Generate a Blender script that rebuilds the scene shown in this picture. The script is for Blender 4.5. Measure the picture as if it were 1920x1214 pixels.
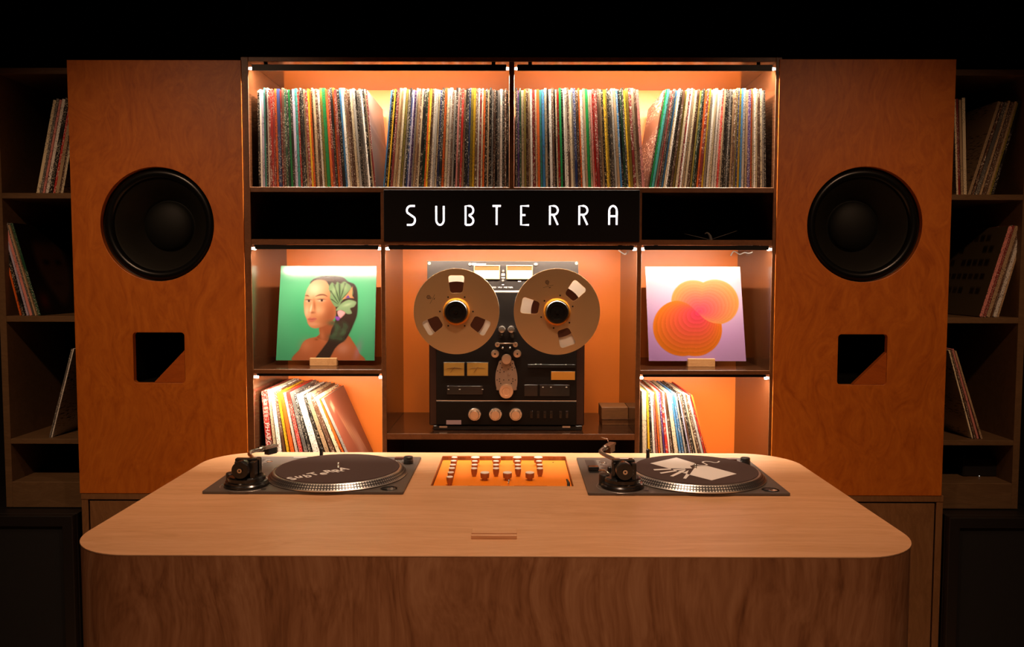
import bpy, bmesh, math, random
import numpy as np
from mathutils import Vector, Matrix

random.seed(7)
for o in list(bpy.data.objects):
    bpy.data.objects.remove(o, do_unlink=True)
scene = bpy.context.scene
COL = scene.collection

# ------------------------------------------------------------------ camera
FPX = 1535.3
CAM = Vector((0.0, -2.642, 1.45))
yaw, pitch, roll = [math.radians(a) for a in (-0.242, 3.486, 0.11)]
FWD = Vector((math.sin(yaw) * math.cos(pitch), math.cos(yaw) * math.cos(pitch), -math.sin(pitch)))
R0 = Vector((math.cos(yaw), -math.sin(yaw), 0))
U0 = R0.cross(FWD)
RGT = R0 * math.cos(roll) + U0 * math.sin(roll)
UPV = -R0 * math.sin(roll) + U0 * math.cos(roll)
cd = bpy.data.cameras.new('camera')
cd.sensor_width = 36.0
cd.sensor_fit = 'HORIZONTAL'
cd.lens = FPX / 1920 * 36
cd.clip_start = 0.05
cam = bpy.data.objects.new('camera', cd)
COL.objects.link(cam)
M = Matrix(((RGT.x, UPV.x, -FWD.x, CAM.x), (RGT.y, UPV.y, -FWD.y, CAM.y), (RGT.z, UPV.z, -FWD.z, CAM.z), (0, 0, 0, 1)))
cam.matrix_world = M
scene.camera = cam

# ------------------------------------------------------------------ world, exposure, room lamps
w = bpy.data.worlds.new('world')
scene.world = w
w.use_nodes = True
w.node_tree.nodes['Background'].inputs['Color'].default_value = (1.0, 0.72, 0.5, 1)
w.node_tree.nodes['Background'].inputs['Strength'].default_value = 0.0
vs = scene.view_settings
vs.view_transform = 'Standard'
vs.look = 'None'
vs.exposure = 0.0
vs.gamma = 1.0
vs.use_curve_mapping = False

LED_POWER = dict(top=42.0, cover=15.0, deck=15.0, low=17.0)   # watts per metre of shelf strip
LED_COLOR = (1.0, 0.80, 0.62)
# ceiling downlights, the last one added as fill: (x, y, aim, watts, cone degrees, blend, colour)
SPOTS = [(0.0, -1.05, (-0.03, -0.98, 0.95), 88.0, 100, 1.0, (1.0, 0.66, 0.45)),
         (-1.35, -1.80, (-1.06, 0.0, 0.98), 95.0, 62, 1.0, (1.0, 0.60, 0.36)),
         (1.35, -1.80, (1.04, 0.0, 0.92), 80.0, 62, 1.0, (1.0, 0.58, 0.34)),
         (0.0, -3.70, (0.0, -1.2, 0.45), 150.0, 44, 1.0, (1.0, 0.60, 0.39))]  # added lamp, stands in for bounced light on the table front
CEIL_Z = 2.85


# ------------------------------------------------------------------ measuring helpers (pixel of the photo -> point on a real plane)
def ray(u, v):
    return FWD + RGT * ((u - 960) / FPX) - UPV * ((v - 607) / FPX)


def W(u, v, Y=0.0):
    d = ray(u, v)
    t = (Y - CAM.y) / d.y
    p = CAM + d * t
    return p


def H(u, v, Z):
    d = ray(u, v)
    t = (Z - CAM.z) / d.z
    return CAM + d * t


# ------------------------------------------------------------------ materials
def lin(c):
    if isinstance(c, str):
        c = c.lstrip('#')
        c = [int(c[i:i + 2], 16) / 255 for i in (0, 2, 4)]
    return tuple(x / 12.92 if x <= 0.04045 else ((x + 0.055) / 1.055) ** 2.4 for x in c)


MATS = {}


def mat(name, color, rough=0.5, metal=0.0, spec=0.5, emit=None, strength=0.0, coat=0.0, bump=None):
    if name in MATS:
        return MATS[name]
    m = bpy.data.materials.new(name)
    m.use_nodes = True
    b = m.node_tree.nodes['Principled BSDF']
    c = lin(color) if isinstance(color, str) else color
    b.inputs['Base Color'].default_value = (*c, 1)
    b.inputs['Roughness'].default_value = rough
    b.inputs['Metallic'].default_value = metal
    b.inputs['Specular IOR Level'].default_value = spec
    b.inputs['Coat Weight'].default_value = coat
    if emit:
        e = lin(emit) if isinstance(emit, str) else emit
        b.inputs['Emission Color'].default_value = (*e, 1)
        b.inputs['Emission Strength'].default_value = strength
    if bump:
        nt = m.node_tree
        tc = nt.nodes.new('ShaderNodeTexCoord')
        n = nt.nodes.new('ShaderNodeTexNoise')
        n.inputs['Scale'].default_value = bump[0]
        n.inputs['Detail'].default_value = 4
        bp = nt.nodes.new('ShaderNodeBump')
        bp.inputs['Strength'].default_value = bump[1]
        bp.inputs['Distance'].default_value = 0.002
        nt.links.new(tc.outputs['Object'], n.inputs['Vector'])
        nt.links.new(n.outputs['Fac'], bp.inputs['Height'])
        nt.links.new(bp.outputs['Normal'], b.inputs['Normal'])
    MATS[name] = m
    return m


def wood(name, stops, stretch, scale=6.0, rough=0.45, spec=0.5, distort=1.2, fine=0.35, warp=0.25):
    """stops: [(pos, colour)...]; stretch: mapping scale per axis (small along the grain)"""
    m = bpy.data.materials.new(name)
    m.use_nodes = True
    nt = m.node_tree
    b = nt.nodes['Principled BSDF']
    L = nt.links.new
    tc = nt.nodes.new('ShaderNodeTexCoord')
    oi = nt.nodes.new('ShaderNodeObjectInfo')
    off = nt.nodes.new('ShaderNodeVectorMath')
    off.operation = 'SCALE'
    off.inputs[0].default_value = (3.1, 2.3, 1.7)
    L(oi.outputs['Random'], off.inputs['Scale'])
    add = nt.nodes.new('ShaderNodeVectorMath')
    add.operation = 'ADD'
    L(tc.outputs['Object'], add.inputs[0])
    L(off.outputs[0], add.inputs[1])
    # broad warp so that the figure meanders
    wn = nt.nodes.new('ShaderNodeTexNoise')
    wn.inputs['Scale'].default_value = 2.2
    wn.inputs['Detail'].default_value = 2
    L(add.outputs[0], wn.inputs['Vector'])
    wm = nt.nodes.new('ShaderNodeVectorMath')
    wm.operation = 'SCALE'
    wm.inputs['Scale'].default_value = warp
    L(wn.outputs['Color'], wm.inputs[0])
    add2 = nt.nodes.new('ShaderNodeVectorMath')
    add2.operation = 'ADD'
    L(add.outputs[0], add2.inputs[0])
    L(wm.outputs[0], add2.inputs[1])
    mp = nt.nodes.new('ShaderNodeMapping')
    mp.inputs['Scale'].default_value = stretch
    L(add2.outputs[0], mp.inputs['Vector'])
    n1 = nt.nodes.new('ShaderNodeTexNoise')
    n1.inputs['Scale'].default_value = scale
    n1.inputs['Detail'].default_value = 5
    n1.inputs['Roughness'].default_value = 0.6
    n1.inputs['Distortion'].default_value = distort
    L(mp.outputs[0], n1.inputs['Vector'])
    n2 = nt.nodes.new('ShaderNodeTexNoise')
    n2.inputs['Scale'].default_value = scale * 9
    n2.inputs['Detail'].default_value = 3
    L(mp.outputs[0], n2.inputs['Vector'])
    mix = nt.nodes.new('ShaderNodeMix')
    mix.inputs[0].default_value = fine
    L(n1.outputs['Fac'], mix.inputs[2])
    L(n2.outputs['Fac'], mix.inputs[3])
    r = nt.nodes.new('ShaderNodeValToRGB')
    e = r.color_ramp.elements
    while len(e) < len(stops):
        e.new(0.5)
    for el, (p, c) in zip(e, stops):
        el.position = p
        el.color = (*(lin(c) if isinstance(c, str) else c), 1)
    L(mix.outputs[0], r.inputs['Fac'])
    L(r.outputs['Color'], b.inputs['Base Color'])
    b.inputs['Roughness'].default_value = rough
    b.inputs['Specular IOR Level'].default_value = spec
    bp = nt.nodes.new('ShaderNodeBump')
    bp.inputs['Strength'].default_value = 0.06
    bp.inputs['Distance'].default_value = 0.002
    L(n2.outputs['Fac'], bp.inputs['Height'])
    L(bp.outputs['Normal'], b.inputs['Normal'])
    MATS[name] = m
    return m


def attr_mat(name, rough=0.5, spec=0.5):
    if name in MATS:
        return MATS[name]
    m = bpy.data.materials.new(name)
    m.use_nodes = True
    nt = m.node_tree
    a = nt.nodes.new('ShaderNodeAttribute')
    a.attribute_name = 'print'
    b = nt.nodes['Principled BSDF']
    nt.links.new(a.outputs['Color'], b.inputs['Base Color'])
    b.inputs['Roughness'].default_value = rough
    b.inputs['Specular IOR Level'].default_value = spec
    MATS[name] = m
    return m


def sleeve_mat():
    """one card material for all record sleeves: colour from the object, small printed specks along the spine"""
    m = bpy.data.materials.new('sleeve_card')
    m.use_nodes = True
    nt = m.node_tree
    L = nt.links.new
    b = nt.nodes['Principled BSDF']
    oi = nt.nodes.new('ShaderNodeObjectInfo')
    tc = nt.nodes.new('ShaderNodeTexCoord')
    sc = nt.nodes.new('ShaderNodeVectorMath')
    sc.operation = 'SCALE'
    sc.inputs[0].default_value = (37, 11, 23)
    L(oi.outputs['Random'], sc.inputs['Scale'])
    ad = nt.nodes.new('ShaderNodeVectorMath')
    ad.operation = 'ADD'
    L(tc.outputs['Object'], ad.inputs[0])
    L(sc.outputs[0], ad.inputs[1])
    mp = nt.nodes.new('ShaderNodeMapping')
    mp.inputs['Scale'].default_value = (500, 40, 260)
    L(ad.outputs[0], mp.inputs['Vector'])
    n = nt.nodes.new('ShaderNodeTexNoise')
    n.inputs['Scale'].default_value = 1.0
    n.inputs['Detail'].default_value = 2
    L(mp.outputs[0], n.inputs['Vector'])
    # where along the spine the lettering stands
    mp2 = nt.nodes.new('ShaderNodeMapping')
    mp2.inputs['Scale'].default_value = (1, 1, 11)
    L(ad.outputs[0], mp2.inputs['Vector'])
    n2 = nt.nodes.new('ShaderNodeTexNoise')
    n2.inputs['Scale'].default_value = 1.0
    n2.inputs['Detail'].default_value = 0
    L(mp2.outputs[0], n2.inputs['Vector'])
    t1 = nt.nodes.new('ShaderNodeMapRange')
    t1.inputs['From Min'].default_value = 0.54
    t1.inputs['From Max'].default_value = 0.66
    L(n.outputs['Fac'], t1.inputs['Value'])
    t2 = nt.nodes.new('ShaderNodeMapRange')
    t2.inputs['From Min'].default_value = 0.34
    t2.inputs['From Max'].default_value = 0.46
    L(n2.outputs['Fac'], t2.inputs['Value'])
    mu = nt.nodes.new('ShaderNodeMath')
    mu.operation = 'MULTIPLY'
    L(t1.outputs[0], mu.inputs[0])
    L(t2.outputs[0], mu.inputs[1])
    # ink contrast: light ink on dark sleeves, dark ink on light ones
    bw = nt.nodes.new('ShaderNodeRGBToBW')
    L(oi.outputs['Color'], bw.inputs['Color'])
    gt = nt.nodes.new('ShaderNodeMath')
    gt.operation = 'GREATER_THAN'
    gt.inputs[1].default_value = 0.18
    L(bw.outputs[0], gt.inputs[0])
    ink = nt.nodes.new('ShaderNodeMix')
    ink.data_type = 'RGBA'
    L(gt.outputs[0], ink.inputs[0])
    ink.inputs[6].default_value = (0.75, 0.68, 0.55, 1)
    ink.inputs[7].default_value = (0.05, 0.035, 0.03, 1)
    mx = nt.nodes.new('ShaderNodeMix')
    mx.data_type = 'RGBA'
    L(mu.outputs[0], mx.inputs[0])
    L(oi.outputs['Color'], mx.inputs[6])
    L(ink.outputs[2], mx.inputs[7])
    L(mx.outputs[2], b.inputs['Base Color'])
    b.inputs['Roughness'].default_value = 0.45
    b.inputs['Specular IOR Level'].default_value = 0.4
    MATS['sleeve_card'] = m
    return m


def strobe_mat():
    """turntable platter rim with rows of stroboscope dots"""
    m = bpy.data.materials.new('platter_strobe_rim')
    m.use_nodes = True
    nt = m.node_tree
    L = nt.links.new
    b = nt.nodes['Principled BSDF']
    tc = nt.nodes.new('ShaderNodeTexCoord')
    sx = nt.nodes.new('ShaderNodeSeparateXYZ')
    L(tc.outputs['Object'], sx.inputs[0])
    at = nt.nodes.new('ShaderNodeMath')
    at.operation = 'ARCTAN2'
    L(sx.outputs['Y'], at.inputs[0])
    L(sx.outputs['X'], at.inputs[1])

    def sin_of(sock, k):
        a = nt.nodes.new('ShaderNodeMath')
        a.operation = 'MULTIPLY'
        a.inputs[1].default_value = k
        L(sock, a.inputs[0])
        s = nt.nodes.new('ShaderNodeMath')
        s.operation = 'SINE'
        L(a.outputs[0], s.inputs[0])
        g = nt.nodes.new('ShaderNodeMath')
        g.operation = 'GREATER_THAN'
        g.inputs[1].default_value = -0.15
        L(s.outputs[0], g.inputs[0])
        return g.outputs[0]
    g1 = sin_of(at.outputs[0], 150)
    g2 = sin_of(sx.outputs['Z'], 2 * math.pi / 0.0046)
    mu = nt.nodes.new('ShaderNodeMath')
    mu.operation = 'MULTIPLY'
    L(g1, mu.inputs[0])
    L(g2, mu.inputs[1])
    mx = nt.nodes.new('ShaderNodeMix')
    mx.data_type = 'RGBA'
    L(mu.outputs[0], mx.inputs[0])
    mx.inputs[6].default_value = (0.035, 0.03, 0.028, 1)
    mx.inputs[7].default_value = (0.75, 0.73, 0.68, 1)
    L(mx.outputs[2], b.inputs['Base Color'])
    L(mu.outputs[0], b.inputs['Metallic'])
    b.inputs['Roughness'].default_value = 0.32
    MATS['platter_strobe_rim'] = m
    return m


# woods and laminates
LAM = wood('dark_laminate', [(0.3, '#2c180c'), (0.5, '#361f11'), (0.7, '#412716')], (1.5, 1.5, 1.5), 8, rough=0.16, spec=0.55, fine=0.6, warp=0.05)
LAME = wood('laminate_oak_dark', [(0.25, '#6b4a2c'), (0.5, '#7d5836'), (0.75, '#8d6642')], (9, 9, 0.9), 5, rough=0.4, spec=0.4)
LAMS = wood('side_shelf_wood', [(0.25, '#5c442b'), (0.5, '#6a5035'), (0.75, '#785c3e')], (0.9, 9, 9), 5, rough=0.5, spec=0.3)
BIRCH = wood('stained_birch_ply', [(0.25, '#9c4c0e'), (0.45, '#b45f17'), (0.6, '#c06a1d'), (0.8, '#cc7625')], (4.2, 4.2, 1.15), 4.6, rough=0.42, spec=0.4, distort=2.2, fine=0.22, warp=0.35)
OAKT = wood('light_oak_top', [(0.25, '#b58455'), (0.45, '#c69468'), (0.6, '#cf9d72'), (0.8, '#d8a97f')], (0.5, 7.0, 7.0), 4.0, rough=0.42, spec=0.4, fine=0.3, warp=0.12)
OAKF = wood('shaded_table_oak', [(0.30, '#72462a'), (0.45, '#98643f'), (0.56, '#a9744d'), (0.72, '#bc885f')], (5.5, 5.5, 0.55), 3.4, rough=0.45, spec=0.4, distort=1.6, fine=0.25, warp=0.22)  # same oak as the top, with its shade put into darker colours
BLOCKW = wood('block_wood', [(0.3, '#a8784a'), (0.7, '#c49463')], (2, 8, 8), 8, rough=0.5, spec=0.3)
BOXW = wood('box_wood', [(0.3, '#6b4526'), (0.7, '#8a5c34')], (2, 8, 8), 8, rough=0.45, spec=0.4)
ORANGE = mat('orange_back_panel', (0.86, 0.205, 0.026), rough=0.32, spec=0.5, bump=(900, 0.15))
SLEEVE = sleeve_mat()
STROBE = strobe_mat()
BLACKP = mat('black_wall_paint', (0.006, 0.005, 0.004), rough=0.85, spec=0.2)
FLOORM = wood('floor_boards', [(0.3, '#5a4029'), (0.7, '#745438')], (8, 0.8, 8), 4, rough=0.5, spec=0.3)
VOIDB = mat('shaded_cavity_back', (0.012, 0.007, 0.004), rough=0.6, spec=0.3)  # shade of the unlit compartments put into a near-black colour
BLACK = mat('black_plastic', (0.012, 0.011, 0.010), rough=0.4, spec=0.5)
BLACKG = mat('black_gloss', (0.010, 0.009, 0.008), rough=0.22, spec=0.5)
RUBBER = mat('black_rubber', (0.004, 0.004, 0.0035), rough=0.28, spec=0.3)
CONE = mat('paper_cone', (0.007, 0.006, 0.003), rough=0.6, spec=0.2, bump=(300, 0.2))
METAL = mat('brushed_aluminium', (0.80, 0.76, 0.70), rough=0.36, metal=1.0)
CHROME = mat('polished_steel', (0.85, 0.80, 0.72), rough=0.22, metal=0.88)
RAIL = mat('black_led_rail', (0.006, 0.005, 0.004), rough=0.4, spec=0.3)
LEDM = mat('led_diffuser', (0.9, 0.9, 0.9), rough=0.5, emit=(1.0, 0.88, 0.70), strength=14)
LEDSIGN = mat('white_letter_light', (0.9, 0.9, 0.9), rough=0.5, emit=(0.97, 0.92, 1.0), strength=1.5)
SIGNB = mat('sign_black_acrylic', (0.004, 0.003, 0.0025), rough=0.6, spec=0.12)
WHITEP = mat('white_print', (0.80, 0.77, 0.72), rough=0.6, spec=0.3)
CABLE = mat('white_cable', (0.75, 0.72, 0.68), rough=0.5)


# ------------------------------------------------------------------ object helpers
WLOC = {}


def mesh_obj(name, verts, faces, m, parent=None, origin=None, smooth=False):
    vs_ = np.asarray(verts, dtype=float)
    if origin is None:
        lo, hi = vs_.min(0), vs_.max(0)
        origin = Vector(((lo[0] + hi[0]) / 2, (lo[1] + hi[1]) / 2, lo[2]))
    origin = Vector(origin)
    me = bpy.data.meshes.new(name)
    me.from_pydata([tuple(v) for v in (vs_ - np.array(origin))], [], faces)
    me.update()
    if m is not None:
        me.materials.append(m)
    if smooth:
        for p in me.polygons:
            p.use_smooth = True
        if smooth is not True:
            me.set_sharp_from_angle(angle=math.radians(smooth))
    o = bpy.data.objects.new(name, me)
    COL.objects.link(o)
    WLOC[o.name] = origin
    if parent is not None:
        o.parent = parent
        o.location = origin - WLOC[parent.name]
    else:
        o.location = origin
    return o


def empty(name, loc):
    o = bpy.data.objects.new(name, None)
    o.empty_display_size = 0.05
    COL.objects.link(o)
    o.location = loc
    WLOC[o.name] = Vector(loc)
    return o


def tag(o, label, cat, group=None):
    o['label'] = label
    o['category'] = cat
    if group:
        o['group'] = group
    return o


def structure(o):
    o['kind'] = 'structure'
    return o


class MB:
    def __init__(self):
        self.v, self.f = [], []

    def add(self, verts, faces):
        n = len(self.v)
        self.v += [tuple(p) for p in verts]
        self.f += [tuple(i + n for i in fc) for fc in faces]
        return self

    def box(self, x0, x1, y0, y1, z0, z1, bevel=0.0, rot=None, piv=None):
        if bevel > 0:
            bm = bmesh.new()
            bmesh.ops.create_cube(bm, size=1.0)
            for v in bm.verts:
                v.co = Vector((x0 + (v.co.x + .5) * (x1 - x0), y0 + (v.co.y + .5) * (y1 - y0), z0 + (v.co.z + .5) * (z1 - z0)))
            bmesh.ops.bevel(bm, geom=list(bm.edges), offset=bevel, segments=1, affect='EDGES', profile=0.5)
            bm.verts.index_update()
            vv = [v.co.copy() for v in bm.verts]
            ff = [[v.index for v in f.verts] for f in bm.faces]
            bm.free()
        else:
            vv = [Vector(p) for p in ((x0, y0, z0), (x1, y0, z0), (x1, y1, z0), (x0, y1, z0), (x0, y0, z1), (x1, y0, z1), (x1, y1, z1), (x0, y1, z1))]
            ff = [(0, 3, 2, 1), (4, 5, 6, 7), (0, 1, 5, 4), (1, 2, 6, 5), (2, 3, 7, 6), (3, 0, 4, 7)]
        if rot is not None:
            piv = Vector(piv)
            vv = [rot @ (p - piv) + piv for p in vv]
        return self.add(vv, ff)

    def lathe(self, prof, center, axis='z', seg=40, rot=None):
        """prof: [(r, h)...] along the axis; axis 'z' up, 'y' = h runs towards the viewer (-Y), 'x'"""
        c = Vector(center)
        vv, ff = [], []
        rings = []
        for r, h in prof:
            ring = []
            if r <= 1e-6:
                ring = [len(vv)]
                vv.append((0, 0, h))
            else:
                for k in range(seg):
                    a = 2 * math.pi * k / seg
                    ring.append(len(vv))
                    vv.append((r * math.cos(a), r * math.sin(a), h))
            rings.append(ring)
        for A, B in zip(rings, rings[1:]):
            for k in range(seg):
                k2 = (k + 1) % seg
                if len(A) == 1 and len(B) == 1:
                    continue
                if len(A) == 1:
                    ff.append((A[0], B[k], B[k2])[::-1] if False else (A[0], B[k2], B[k])[::-1])
                elif len(B) == 1:
                    ff.append((A[k], A[k2], B[0]))
                else:
                    ff.append((A[k], A[k2], B[k2], B[k]))
        out = []
        for p in vv:
            p = Vector(p)
            if axis == 'y':
                p = Vector((p.x, -p.z, p.y))
            elif axis == 'x':
                p = Vector((p.z, p.x, p.y))
            if rot is not None:
                p = rot @ p
            out.append(c + p)
        return self.add(out, ff)

    def cyl(self, r, h, center, axis='z', seg=24, bev=0.0, rot=None):
        if bev > 0:
            return self.lathe([(0, 0), (r, 0), (r, h - bev), (r - bev, h), (0, h)], center, axis, seg, rot)
        return self.lathe([(0, 0), (r, 0), (r, h), (0, h)], center, axis, seg, rot)

    def tube(self, pts, r, seg=10, closed_caps=True, squash=None):
        pts = [Vector(p) for p in pts]
        n = len(pts)
        rad = r if isinstance(r, (list, tuple)) else [r] * n
        vv, ff = [], []
        prevN = None
        for i, p in enumerate(pts):
            t = (pts[min(i + 1, n - 1)] - pts[max(i - 1, 0)]).normalized()
            if prevN is None:
                a = Vector((0, 0, 1)) if abs(t.z) < 0.9 else Vector((0, 1, 0))
                nrm = (a - t * a.dot(t)).normalized()
            else:
                nrm = (prevN - t * prevN.dot(t)).normalized()
            prevN = nrm
            bn = t.cross(nrm)
            for k in range(seg):
                a = 2 * math.pi * k / seg
                vv.append(p + (nrm * math.cos(a) + bn * math.sin(a)) * rad[i])
        for i in range(n - 1):
            for k in range(seg):
                k2 = (k + 1) % seg
                ff.append((i * seg + k, i * seg + k2, (i + 1) * seg + k2, (i + 1) * seg + k))
        if closed_caps:
            ff.append(tuple(range(seg))[::-1])
            ff.append(tuple((n - 1) * seg + k for k in range(seg)))
        return self.add(vv, ff)

    def build(self, name, m, parent=None, smooth=False, origin=None):
        return mesh_obj(name, self.v, self.f, m, parent, origin, smooth)


def box(name, x0, x1, y0, y1, z0, z1, m, parent=None, bevel=0.0012):
    x0, x1 = sorted((x0, x1))
    y0, y1 = sorted((y0, y1))
    z0, z1 = sorted((z0, z1))
    return MB().box(x0, x1, y0, y1, z0, z1, bevel).build(name, m, parent)


def rrect(x0, x1, y0, y1, r, n=6):
    x0, x1 = sorted((x0, x1))
    y0, y1 = sorted((y0, y1))
    pts = []
    for cx, cy, a0 in ((x1 - r, y1 - r, 0), (x0 + r, y1 - r, 90), (x0 + r, y0 + r, 180), (x1 - r, y0 + r, 270)):
        for k in range(n + 1):
            a = math.radians(a0 + 90 * k / n)
            pts.append((cx + r * math.cos(a), cy + r * math.sin(a)))
    return pts


def circle(cx, cy, r, n=64):
    return [(cx + r * math.cos(2 * math.pi * k / n), cy + r * math.sin(2 * math.pi * k / n)) for k in range(n)]


def plate(outer, holes, thick, bevel=0.0):
    """flat plate with holes, in local XY, from z=0 to z=thick; returns verts, faces"""
    cu = bpy.data.curves.new('tmp', 'CURVE')
    cu.dimensions = '2D'
    cu.fill_mode = 'BOTH'
    cu.extrude = max(thick / 2 - bevel, 0.00001)
    cu.bevel_depth = bevel
    cu.bevel_resolution = 1
    if bevel:
        cu.offset = -bevel
    for loop in [outer] + list(holes):
        s = cu.splines.new('POLY')
        s.points.add(len(loop) - 1)
        for p, (x, y) in zip(s.points, loop):
            p.co = (x, y, 0, 1)
        s.use_cyclic_u = True
    o = bpy.data.objects.new('tmp', cu)
    COL.objects.link(o)
    dg = bpy.context.evaluated_depsgraph_get()
    me = bpy.data.meshes.new_from_object(o.evaluated_get(dg))
    vv = [(v.co.x, v.co.y, v.co.z + thick / 2) for v in me.vertices]
    ff = [tuple(p.vertices) for p in me.polygons]
    bpy.data.objects.remove(o)
    bpy.data.curves.remove(cu)
    bpy.data.meshes.remove(me)
    return vv, ff


def front(vf, yfront, thick):
    """local XY plate -> standing plate whose front face is at y = yfront (facing the viewer)"""
    vv, ff = vf
    return [(x, yfront + thick - z, y) for x, y, z in vv], ff


def flat(vf, z0):
    vv, ff = vf
    return [(x, y, z + z0) for x, y, z in vv], ff


def text_mesh(body, size, align='CENTER', bold=0.0):
    cu = bpy.data.curves.new('tmp', 'FONT')
    cu.body = body
    cu.size = size
    cu.align_x = align
    cu.align_y = 'CENTER'
    cu.extrude = 0.0001
    cu.offset = bold
    cu.resolution_u = 3
    o = bpy.data.objects.new('tmp', cu)
    COL.objects.link(o)
    dg = bpy.context.evaluated_depsgraph_get()
    me = bpy.data.meshes.new_from_object(o.evaluated_get(dg))
    vv = [tuple(v.co) for v in me.vertices]
    ff = [tuple(p.vertices) for p in me.polygons]
    bpy.data.objects.remove(o)
    bpy.data.curves.remove(cu)
    bpy.data.meshes.remove(me)
    return vv, ff


def smooth_loop(pts, n=8, closed=True):
    P = [Vector((*p, 0)) if len(p) == 2 else Vector(p) for p in pts]
    out = []
    m = len(P)
    rng = range(m) if closed else range(m - 1)
    for i in rng:
        if closed:
            a, b, c, d = P[i - 1], P[i], P[(i + 1) % m], P[(i + 2) % m]
        else:
            a, b, c, d = P[max(i - 1, 0)], P[i], P[i + 1], P[min(i + 2, m - 1)]
        for k in range(n):
            t = k / n
            out.append(0.5 * ((2 * b) + (c - a) * t + (2 * a - 5 * b + 4 * c - d) * t * t + (3 * b - a - 3 * c + d) * t ** 3))
    if not closed:
        out.append(P[-1])
    return out


def grid_print(name, corners, paint, n, m, parent, ink=0.5):
    """flat print: grid of n x n quads over 4 corners (TL, TR, BR, BL) with a colour per vertex from paint(u, v) arrays"""
    TL, TR, BR, BL = [np.array(c) for c in corners]
    uu, vv = np.meshgrid(np.linspace(0, 1, n + 1), np.linspace(0, 1, n + 1))
    P = ((1 - uu) * (1 - vv))[..., None] * TL + (uu * (1 - vv))[..., None] * TR + (uu * vv)[..., None] * BR + ((1 - uu) * vv)[..., None] * BL
    verts = P.reshape(-1, 3)
    faces = []
    for j in range(n):
        for i in range(n):
            a = j * (n + 1) + i
            faces.append((a, a + n + 1, a + n + 2, a + 1))
    o = mesh_obj(name, verts, faces, m, parent)
    rgb = paint(uu, vv).reshape(-1, 3)
    rgb = np.where(rgb <= 0.04045, rgb / 12.92, ((rgb + 0.055) / 1.055) ** 2.4) * ink
    at = o.data.color_attributes.new('print', 'FLOAT_COLOR', 'POINT')
    at.data.foreach_set('color', np.concatenate([rgb, np.ones((len(rgb), 1))], 1).astype(np.float32).ravel())
    return o


# tiny numpy painter -------------------------------------------------
def C(h):
    h = h.lstrip('#')
    return np.array([int(h[i:i + 2], 16) / 255 for i in (0, 2, 4)])


def poly_sd(u, v, pts):
    """signed distance to a closed polygon (negative inside)"""
    P = np.array(pts, float)
    d2 = np.full(u.shape, 1e9)
    inside = np.zeros(u.shape, bool)
    for i in range(len(P)):
        a, b = P[i - 1], P[i]
        e = b - a
        wx, wy = u - a[0], v - a[1]
        t = np.clip((wx * e[0] + wy * e[1]) / max(e @ e, 1e-12), 0, 1)
        d2 = np.minimum(d2, (wx - e[0] * t) ** 2 + (wy - e[1] * t) ** 2)
        c = ((a[1] > v) != (b[1] > v)) & (u < (b[0] - a[0]) * (v - a[1]) / (b[1] - a[1] + 1e-12) + a[0])
        inside ^= c
    d = np.sqrt(d2)
    return np.where(inside, -d, d)


def fill(img, mask, color):
    return img * (1 - mask[..., None]) + np.asarray(color) * mask[..., None]


def soft(sd, s):
    return np.clip(0.5 - sd / (2 * s), 0, 1)


def blob(u, v, cx, cy, rx, ry, ang=0.0, p=1.0):
    a = math.radians(ang)
    x, y = u - cx, v - cy
    xr = x * math.cos(a) + y * math.sin(a)
    yr = -x * math.sin(a) + y * math.cos(a)
    return np.exp(-((xr / rx) ** 2 + (yr / ry) ** 2) * p)


def noise2(u, v, k, seed=0):
    rng = np.random.RandomState(seed)
    s = np.zeros(u.shape)
    for q in range(6):
        fx, fy, ph = rng.uniform(-k, k), rng.uniform(-k, k), rng.uniform(0, 6.28)
        s += np.sin(fx * u + fy * v + ph)
    return s / 6


# ------------------------------------------------------------------ the room
X0, X1, YB, YF = -2.7, 2.7, 0.50, -4.6
structure(box('floor', X0, X1, YF, YB, -0.05, 0, FLOORM, bevel=0))
structure(box('ceiling', X0, X1, YF, YB, CEIL_Z, CEIL_Z + 0.05, BLACKP, bevel=0))
structure(box('wall_back', X0, X1, YB, YB + 0.08, 0, CEIL_Z, BLACKP, bevel=0))
structure(box('wall_left', X0 - 0.08, X0, YF, YB, 0, CEIL_Z, BLACKP, bevel=0))
structure(box('wall_right', X1, X1 + 0.08, YF, YB, 0, CEIL_Z, BLACKP, bevel=0))
structure(box('wall_front', X0, X1, YF - 0.08, YF, 0, CEIL_Z, BLACKP, bevel=0))

# ceiling downlights
SPOTN = ['straight above the oak table', 'in front of the left loudspeaker', 'in front of the right loudspeaker', 'added behind the viewer to fill the table front']
HOUSE = mat('downlight_housing', (0.03, 0.03, 0.03), rough=0.5)
for (sx, sy, aim, watts, cone, blend, scol), where in zip(SPOTS, SPOTN):
    t = empty('ceiling_downlight', (sx, sy, CEIL_Z))
    tag(t, 'black round ceiling downlight ' + where, 'ceiling light', 'ceiling downlights')
    MB().lathe([(0.062, 0), (0.062, -0.05), (0.055, -0.05), (0.050, -0.012), (0.0, -0.012)], (sx, sy, CEIL_Z), seg=32).build('housing', HOUSE, t, 30)
    ld = bpy.data.lights.new('downlight_lamp', 'SPOT')
    ld.energy = watts
    ld.color = scol
    ld.spot_size = math.radians(cone)
    ld.spot_blend = blend
    ld.shadow_soft_size = 0.05
    lo = bpy.data.objects.new('downlight_lamp', ld)
    COL.objects.link(lo)
    lo.parent = t
    lo.location = (0, 0, -0.06)
    d = Vector(aim) - Vector((sx, sy, CEIL_Z - 0.06))
    lo.rotation_euler = d.to_track_quat('-Z', 'Y').to_euler()

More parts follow.
